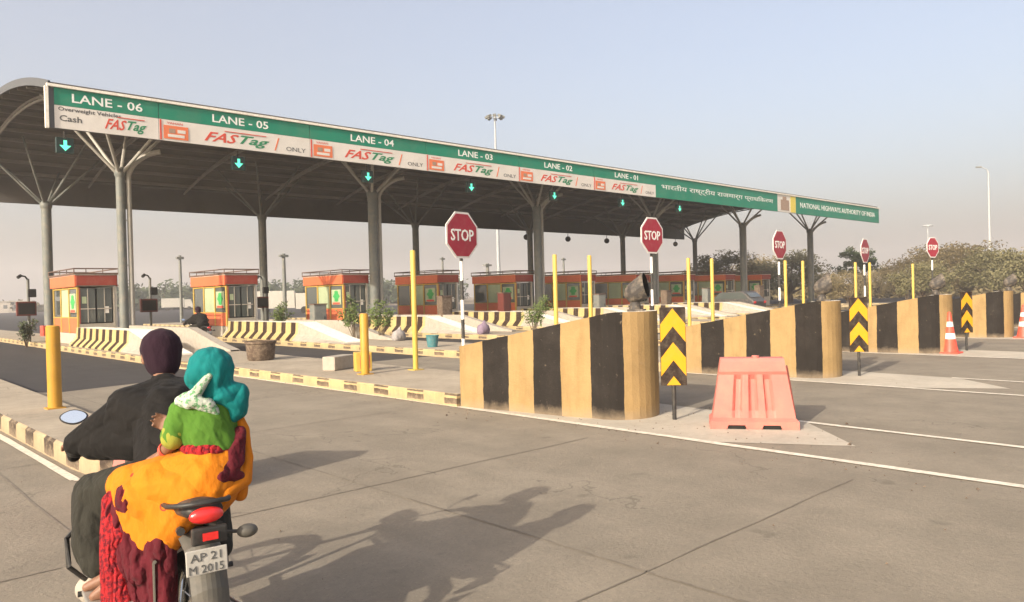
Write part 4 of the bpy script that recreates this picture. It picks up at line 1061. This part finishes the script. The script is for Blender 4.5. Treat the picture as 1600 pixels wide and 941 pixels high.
    # sub-part shells stay in the same mirror mesh level
blob('headlight', [[((0, 1.08, .92), .085), ((0, 1.14, .92), .08)]], M['chrome'], bike, .014, 3)
for sd in (-1, 1):
    s = MB(); mt = Matrix.Translation((sd*.325, 1.10, 1.115)) @ Matrix.Rotation(R(sd*10), 4, 'Z') @ Matrix.Rotation(R(-16), 4, 'X'); n = 20
    ring = [(.062*math.cos(2*math.pi*i/n)*(1+.12*math.cos(4*math.pi*i/n)), .040*math.sin(2*math.pi*i/n)) for i in range(n)]
    s.prism(ring, -.012, .02, mt @ Matrix.Rotation(R(90), 4, 'X')); sh = s.build('mirror_shell', M['blackp'], bike, bevel=.004, smooth=SM)
    s = MB(); s.prism([(x*.88, y*.86) for x, y in ring], .0205, .0225, mt @ Matrix.Rotation(R(90), 4, 'X')); s.build('mirror_glass', M['mirror'], sh)
# crash guard loop, saree guard, pegs
bp('leg_guard', MB().tube([(-.12, .62, .62), (-.36, .60, .66), (-.43, .52, .62), (-.43, .46, .50), (-.36, .47, .42), (-.12, .56, .36)], .012, 8), 'blackp', smooth=SM)
bp('foot_peg', MB().tube([(-.10, .42, .36), (-.40, .44, .37)], .014, 8), 'blackp'); bp('foot_peg', MB().tube([(.10, .42, .36), (.30, .42, .36)], .014, 8), 'blackp')
s = MB()
for i in range(5): s.tube([(-.17, -.1+i*.09, .30), (-.17, -.1+i*.09, .62)], .006, 6)
s.tube([(-.17, -.12, .62), (-.17, .3, .62)], .009, 6); s.tube([(-.17, -.12, .30), (-.17, .3, .30)], .009, 6); bp('saree_guard', s, 'chrome')
bp('side_footrest', MB().box((-.30, .14, .425), (.20, .30, .02)), 'alloy', bevel=.006)
blob('side_bag', [[((-.30, .36, .40), .055), ((-.33, .52, .36), .07), ((-.22, .45, .30), .08)]], M['conb'], bike, .014, 3, .01)
bp('chain_cover', MB().box((-.12, .2, .33), (.03, .5, .1)), 'blackp', bevel=.012)

# ------------------------------------------------------------------ people
def hand(hulls, wrist, palm_dir, normal, side, curl=.9, sc_=1.0):
    """adds palm, four fingers and thumb as small hulls; fingers curl towards -normal"""
    d = Vector(palm_dir).normalized(); nrm = Vector(normal).normalized(); nrm = (nrm-d*nrm.dot(d)).normalized(); a = d.cross(nrm)*side; w = Vector(wrist)
    k = sc_
    kn = [w+d*.075*k+a*x*k for x in (-.032, -.011, .011, .031)]
    hulls.append([(w, .022*k), (kn[0], .013*k), (kn[3], .012*k), (w+d*.03*k+a*.02*k, .016*k)])
    for q, L in zip(kn, (.070, .080, .075, .058)):
        p = q; dirv = d.copy(); seg = L/3*k
        for j in range(3):
            ang = curl*(.55+.35*j); dv = (d*math.cos(ang*(j+1)*.62)-nrm*math.sin(ang*(j+1)*.62)); p2 = p+dv*seg
            hulls.append([(p, (.0095-.001*j)*k), (p2, (.0085-.001*j)*k)]); p = p2
    t0 = w+d*.025*k-a*.028*k; t1 = t0+(d*.5-a*.8-nrm*.35).normalized()*.034*k; t2 = t1+(d*.85-a*.1-nrm*.6).normalized()*.030*k
    hulls.append([(w+d*.01*k-a*.01*k, .014*k), (t0, .013*k)]); hulls.append([(t0, .0125*k), (t1, .011*k)]); hulls.append([(t1, .011*k), (t2, .009*k)])
def head(hulls, c, fwd, up=(0, 0, 1), r=.092):
    f = Vector(fwd).normalized(); u = Vector(up); u = (u-f*u.dot(f)).normalized(); s_ = f.cross(u); c = Vector(c)
    P_ = lambda a, b_, d: c+s_*a+f*b_+u*d
    hulls.append([(P_(0, -.015, .02), r), (P_(0, .02, .012), r*.93), (P_(0, .03, -.05), r*.68)])
    hulls.append([(P_(0, .035, -.04), r*.66), (P_(0, .062, -.098), .028)])
    hulls.append([(P_(0, .098, .012), .010), (P_(0, .118, -.030), .013)]); hulls.append([(P_(-.016, .104, -.034), .009), (P_(.016, .104, -.034), .009)])
    hulls.append([(P_(-.022, .093, -.063), .008), (P_(0, .102, -.062), .009), (P_(.022, .093, -.063), .008)])
    for e in (-1, 1): hulls.append([(P_(e*.088, -.005, .015), .016, (.6, 1, 1)), (P_(e*.086, -.008, -.028), .011)])
    return P_
def eyes(P_, par):
    for e in (-1, 1):
        s = MB(); s.sphere(P_(e*.032, .088, .012), .0125, 6); a = s.build('eye', M['eyew'], par, smooth=True)
        s = MB(); s.sphere(P_(e*.032, .097, .012), .0062, 5); s.build('iris', M['eyeb'], a, smooth=True)

# rider ------------------------------------------------------------
H_ = []
RP = head(H_, (.03, .64, 1.445), (-.05, 1, -.10))
H_.append(cap_((.03, .60, 1.37), (.02, .53, 1.28), .052, .06))
H_ += [[((.02, .50, 1.20), .13), ((0, .24, .95), .12)], [((-.13, .50, 1.25), .06), ((.16, .50, 1.25), .06), ((.02, .42, 1.18), .11)], [((-.09, .22, .91), .10), ((.09, .22, .91), .10)]]
H_ += [cap_((-.15, .52, 1.22), (-.35, .735, 1.03), .050, .040), cap_((-.35, .735, 1.03), (-.345, .90, 1.01), .040, .028)]
H_ += [cap_((.18, .52, 1.24), (.38, .72, 1.06), .052, .042), cap_((.38, .72, 1.06), (.35, .88, 1.01), .042, .028)]
hand(H_, (-.345, .90, 1.01), (.1, 1, -.25), (0, .25, 1), 1, 1.2); hand(H_, (.35, .88, 1.01), (-.1, 1, -.25), (0, .25, 1), -1, 1.2)
for sd, kx, ax in ((-1, -.30, -.30), (1, .24, .22)):
    H_ += [cap_((sd*.09, .22, .89), (kx, .60, .80), .085, .058), cap_((kx, .60, .80), (ax, .36, .46), .055, .038), [((ax, .36, .45), .038), ((ax, .40, .405), .04), ((ax-.0, .52, .395), .03)]]
rider = blob('person', H_, M['skin'], None, .0065, 3)
rider.location = BO; rider.rotation_euler = (0, 0, BR); tag(rider, 'rider in a black jacket and dark purple cap leaning forward over the handlebar', 'person')
eyes(RP, rider)
blob('knit_cap', [[(RP(0, -.012, .045), .105), (RP(0, .015, .04), .10), (RP(0, -.03, -.035), .088), (RP(0, -.05, -.05), .07)]], M['cap'], rider, .010, 4)
blob('jacket', [[((.02, .50, 1.21), .135), ((-.02, .22, .96), .165), ((.02, .40, 1.16), .17)], [((-.155, .53, 1.215), .098), ((.185, .50, 1.225), .096), ((.02, .52, 1.27), .085), ((.02, .36, 1.12), .15)],
   [((-.150, .53, 1.205), .088), ((-.350, .735, 1.03), .066)], [((-.350, .735, 1.03), .066), ((-.345, .85, .985), .050)], [((-.02, .40, 1.06), .12), ((-.29, .66, 1.02), .07), ((-.12, .5, 1.15), .1)],
   cap_((.18, .52, 1.24), (.38, .72, 1.06), .085, .068), cap_((.38, .72, 1.06), (.355, .85, 1.015), .066, .05),
   [((.02, .575, 1.315), .062), ((.02, .53, 1.28), .085)], [((-.12, .20, .92), .11), ((.12, .20, .92), .11), ((0, .2, 1.0), .14)]], M['jacket'], rider, .007, 9, .0042, (12, 12, 4), 0, (-.75, .35, -.6))
blob('collar', [[((-.06, .535, 1.315), .022), ((.02, .515, 1.335), .026), ((.10, .53, 1.315), .022)]], M['jacket'], rider, .008, 3)
blob('glove', [cap_((-.345, .885, .99), (-.34, .955, .975), .042, .045), cap_((-.34, .95, .975), (-.345, .96, .93), .04, .035)], M['jacket'], rider, .010, 3)
blob('trousers', [[((-.08, .24, .89), .125), ((-.30, .60, .80), .095)], [((-.30, .60, .80), .098), ((-.335, .44, .60), .088), ((-.32, .36, .52), .072)], [((.08, .24, .89), .125), ((.24, .60, .80), .09)], [((.24, .60, .80), .09), ((.22, .36, .48), .07)],
   [((-.09, .2, .91), .115), ((.09, .2, .91), .115)], [((-.10, .30, .86), .10), ((-.22, .4, .72), .06), ((-.30, .55, .8), .09)]], M['trouser'], rider, .007, 8, .0045, (15, 15, 4), 3, (-.1, -.3, -1))
for ax in (-.31, .22): blob('shoe', [[((ax, .34, .41), .042), ((ax, .42, .395), .046), ((ax-.01, .54, .385), .036)], [((ax, .34, .44), .042), ((ax, .37, .42), .045)]], M['shoe'], rider, .009, 3)

# passenger ---------------------------------------------------------
H_ = []
PP = head(H_, (.115, .01, 1.40), (-.45, .88, -.05), r=.084)
H_.append(cap_((.12, .0, 1.33), (.10, 0, 1.25), .045, .05))
H_ += [[((.09, 0, 1.20), .09), ((.09, 0, 1.05), .095), ((.10, -.01, .95), .12)], [((0, .02, 1.235), .045), ((.20, .03, 1.235), .045), ((.09, .0, 1.18), .085)]]
H_ += [cap_((-.01, .01, 1.235), (-.055, .01, 1.10), .042, .036), cap_((-.055, .01, 1.10), (-.085, .085, 1.04), .035, .024)]
H_ += [cap_((.21, .04, 1.235), (.13, .15, 1.11), .042, .036), cap_((.13, .15, 1.11), (.0, .135, 1.13), .034, .024)]
hand(H_, (-.085, .085, 1.04), (-.45, .85, -.35), (-.3, .1, 1), 1, .6, .92); hand(H_, (.0, .135, 1.13), (-.75, .45, .45), (.3, 1, .0), 1, .35, .92)
H_ += [cap_((.06, .03, .93), (-.20, .22, .89), .085, .055), cap_((.08, -.06, .93), (-.22, .10, .88), .085, .055)]
H_ += [cap_((-.20, .22, .89), (-.27, .23, .60), .05, .034), cap_((-.22, .10, .88), (-.27, .10, .52), .05, .034)]
H_ += [[((-.27, .23, .60), .034), ((-.29, .245, .50), .032)], [((-.28, .24, .49), .034), ((-.38, .27, .45), .022)], [((-.27, .10, .52), .034), ((-.28, .11, .465), .032), ((-.37, .13, .45), .022)]]
pas = blob('person', H_, M['skin'], None, .0065, 3); pas.location = BO; pas.rotation_euler = (0, 0, BR)
tag(pas, 'woman in an orange saree and teal headscarf sitting sideways behind the rider', 'person'); eyes(PP, pas)
blob('headscarf', [[(PP(0, -.012, .02), .096), (PP(0, .012, .02), .095), (PP(0, -.02, -.05), .078)], [(PP(-.052, .01, 0), .062), (PP(.052, .01, 0), .062), (PP(-.045, .03, -.02), .062), (PP(.045, .03, -.02), .062), (PP(0, .0, -.085), .07), (PP(0, -.01, .0), .09)], [(PP(0, -.03, -.04), .068), ((.145, -.02, 1.29), .062), ((.10, .0, 1.27), .062)],
   [((.15, -.03, 1.32), .045), ((.222, -.045, 1.30), .046), ((.212, -.05, 1.22), .048)], [((.21, -.05, 1.25), .052), ((.19, -.055, 1.185), .024)], [((.14, -.06, 1.30), .04), ((.215, -.055, 1.24), .045)]], M['teal'], pas, .006, 8, .0035, (20, 20, 4), 5, (.45, -.1, -1))
blob('scarf_end', [[((.085, -.075, 1.39), .016), ((.035, -.068, 1.325), .022)], [((.035, -.065, 1.32), .022), ((-.03, -.02, 1.283), .024), ((.0, -.06, 1.268), .020)], [((.0, -.065, 1.285), .022), ((.075, -.085, 1.268), .024), ((.105, -.085, 1.225), .018)]], M['scarfw'], pas, .006, 4, .005, (36, 36, 8), 0, (-.6, 0, -.8))
blob('blouse', [[((0, .02, 1.235), .062), ((.20, .02, 1.235), .064), ((.09, .0, 1.19), .105), ((.09, 0, 1.11), .118)], [((.09, 0, 1.10), .118), ((.13, -.01, 1.06), .112)], cap_((-.01, .01, 1.23), (-.055, .01, 1.125), .062, .054), cap_((.21, .04, 1.235), (.15, .13, 1.14), .062, .052)], M['blouse'], pas, .006, 8, .005, (22, 22, 8), 0, (.5, 0, -.8))
blob('sleeve_hem', [cap_((-.050, .01, 1.135), (-.054, .01, 1.118), .0575, .056)], M['bhem'], pas, .008, 2)
blob('saree_skirt', [[((-.26, .15, .80), .06), ((-.275, .12, .55), .06), ((-.2, .02, .62), .06)], [((.08, 0, .93), .15), ((-.20, .20, .87), .085), ((-.20, .08, .86), .085)], [((-.20, .20, .87), .08), ((-.275, .20, .66), .05), ((-.20, .0, .55), .06), ((-.02, -.02, .78), .08)],
   [((-.275, .17, .66), .05), ((-.285, .12, .38), .045), ((-.12, -.08, .36), .045), ((-.12, -.06, .68), .05)], [((-.285, .12, .38), .04), ((-.28, .1, .30), .04), ((-.14, -.06, .28), .04)]], M['sareer'], pas, .006, 8, .0075, (22, 22, 1.0), 2, (-.15, -.05, -1))
blob('saree_drape', [[((.09, 0, 1.03), .120), ((.105, -.02, .94), .155)], [((.10, -.02, .93), .158), ((-.10, .06, .91), .125), ((-.215, .22, .895), .088)], [((.06, -.06, .90), .15), ((-.16, .07, .87), .11), ((-.17, .02, .66), .05)],
   [((-.20, .14, .88), .092), ((-.195, .015, .60), .045), ((-.02, -.08, .84), .10)], [((-.195, .015, .60), .045), ((-.135, -.035, .60), .040), ((-.05, -.085, .78), .07), ((-.2, .12, .85), .09)]], M['saree'], pas, .006, 12, .0034, (11, 11, 1.2), 9, (-.62, .15, -.75))
blob('waistband', [[((.085, 0, 1.075), .128, (1, 1, .22)), ((.10, -.005, 1.05), .132, (1, 1, .22))]], M['sareeb'], pas, .010, 3)
blob('saree_border', [[((-.235, .215, .93), .03), ((-.285, .18, .84), .032)], [((-.285, .18, .84), .040), ((-.300, .11, .66), .046), ((-.26, .08, .70), .046)], [((-.300, .11, .66), .046), ((-.310, .07, .30), .046), ((-.25, .02, .34), .044)]], M['sareeb'], pas, .006, 5, .004, (30, 30, 3), 0, (-.1, -.05, -1))
blob('saree_border', [[((.02, -.155, .925), .022), ((.10, -.175, .95), .028), ((.19, -.13, .93), .028)], [((.10, -.165, .93), .03), ((.19, -.12, 1.0), .03), ((.218, -.06, 1.12), .03)]], M['sareer'], pas, .009, 3)
blob('pallu', [cap_((.212, -.02, 1.21), (.243, -.03, 1.12), .026, .026), cap_((.243, -.03, 1.12), (.243, -.07, 1.0), .026, .028), cap_((.243, -.07, 1.0), (.215, -.125, .91), .028, .03), cap_((.215, -.125, .91), (.12, -.175, .875), .03, .028), cap_((.12, -.175, .875), (0, -.16, .885), .026, .02),
   [((.243, -.06, 1.02), .028), ((.218, -.05, .90), .03), ((.20, -.10, .84), .03)]], M['saree'], pas, .008, 3, .004, (14, 14, 8))

# bangles and bindings
bg_ = MB().torus((-.080, .070, 1.054), (-.35, .8, -.45), .030, .004, 20, 6).torus((-.077, .062, 1.060), (-.35, .8, -.45), .031, .004, 20, 6).build('bangles', M['red'], pas, smooth=True)
# a motorcyclist farther on, in the next lane
far = copy_tree(bike, 'small dark motorcycle in the next lane, beyond the rider\'s cap', (10.4, 27.0, 0), R(3))
fr = copy_tree(rider, 'distant hunched rider in dark clothes on the small motorcycle in the next lane', (10.4, 27.0, 0), R(3))
for o in (far, fr):
    if 'group' in o: del o['group']

# grit and litter blown against the kerbs
random.seed(5); s = MB()
for _ in range(520):
    if random.random() < .55: y = random.uniform(1.5, 22); x = 7.32+(y > 9)*.0-random.random()**2*.7
    elif random.random() < .5: y = random.uniform(2.5, 9); x = random.uniform(7.4, 9.6)
    else: y = random.uniform(1, 14); x = random.uniform(-2, 14)
    r = random.uniform(.004, .014)*(2.0 if random.random() < .06 else 1); a = random.uniform(0, 6.28)
    k = len(s.v); pts = [(x+r*math.cos(a+i*2.1)*random.uniform(.7, 1.2), y+r*math.sin(a+i*2.1), .008) for i in range(3)]
    s.v += pts+[(x, y, .008+r*.9)]
    for f in ((0, 1, 3), (1, 2, 3), (2, 0, 3)): s.face([k+i for i in f])
tag(s.build('grit', M['rust']), 'loose grit and small litter scattered along the kerbs', 'grit', kind='stuff')

# ------------------------------------------------------------------ haze
hz = MB().box((0, 0, 0), (1, 1, 1)).build('haze', [])
hz.location = (300, 300, 24); hz.scale = (1600, 1600, 51); tag(hz, 'thin dusty haze over the plaza', 'haze', kind='stuff')
hm = bpy.data.materials.new('haze'); hm.use_nodes = True; n = hm.node_tree; n.nodes.clear()
vo = n.nodes.new('ShaderNodeVolumePrincipled'); vo.inputs['Density'].default_value = .0012; vo.inputs['Color'].default_value = (.91, .89, .88, 1); vo.inputs['Anisotropy'].default_value = .3
ou = n.nodes.new('ShaderNodeOutputMaterial'); n.links.new(vo.outputs[0], ou.inputs['Volume']); hz.data.materials.append(hm)
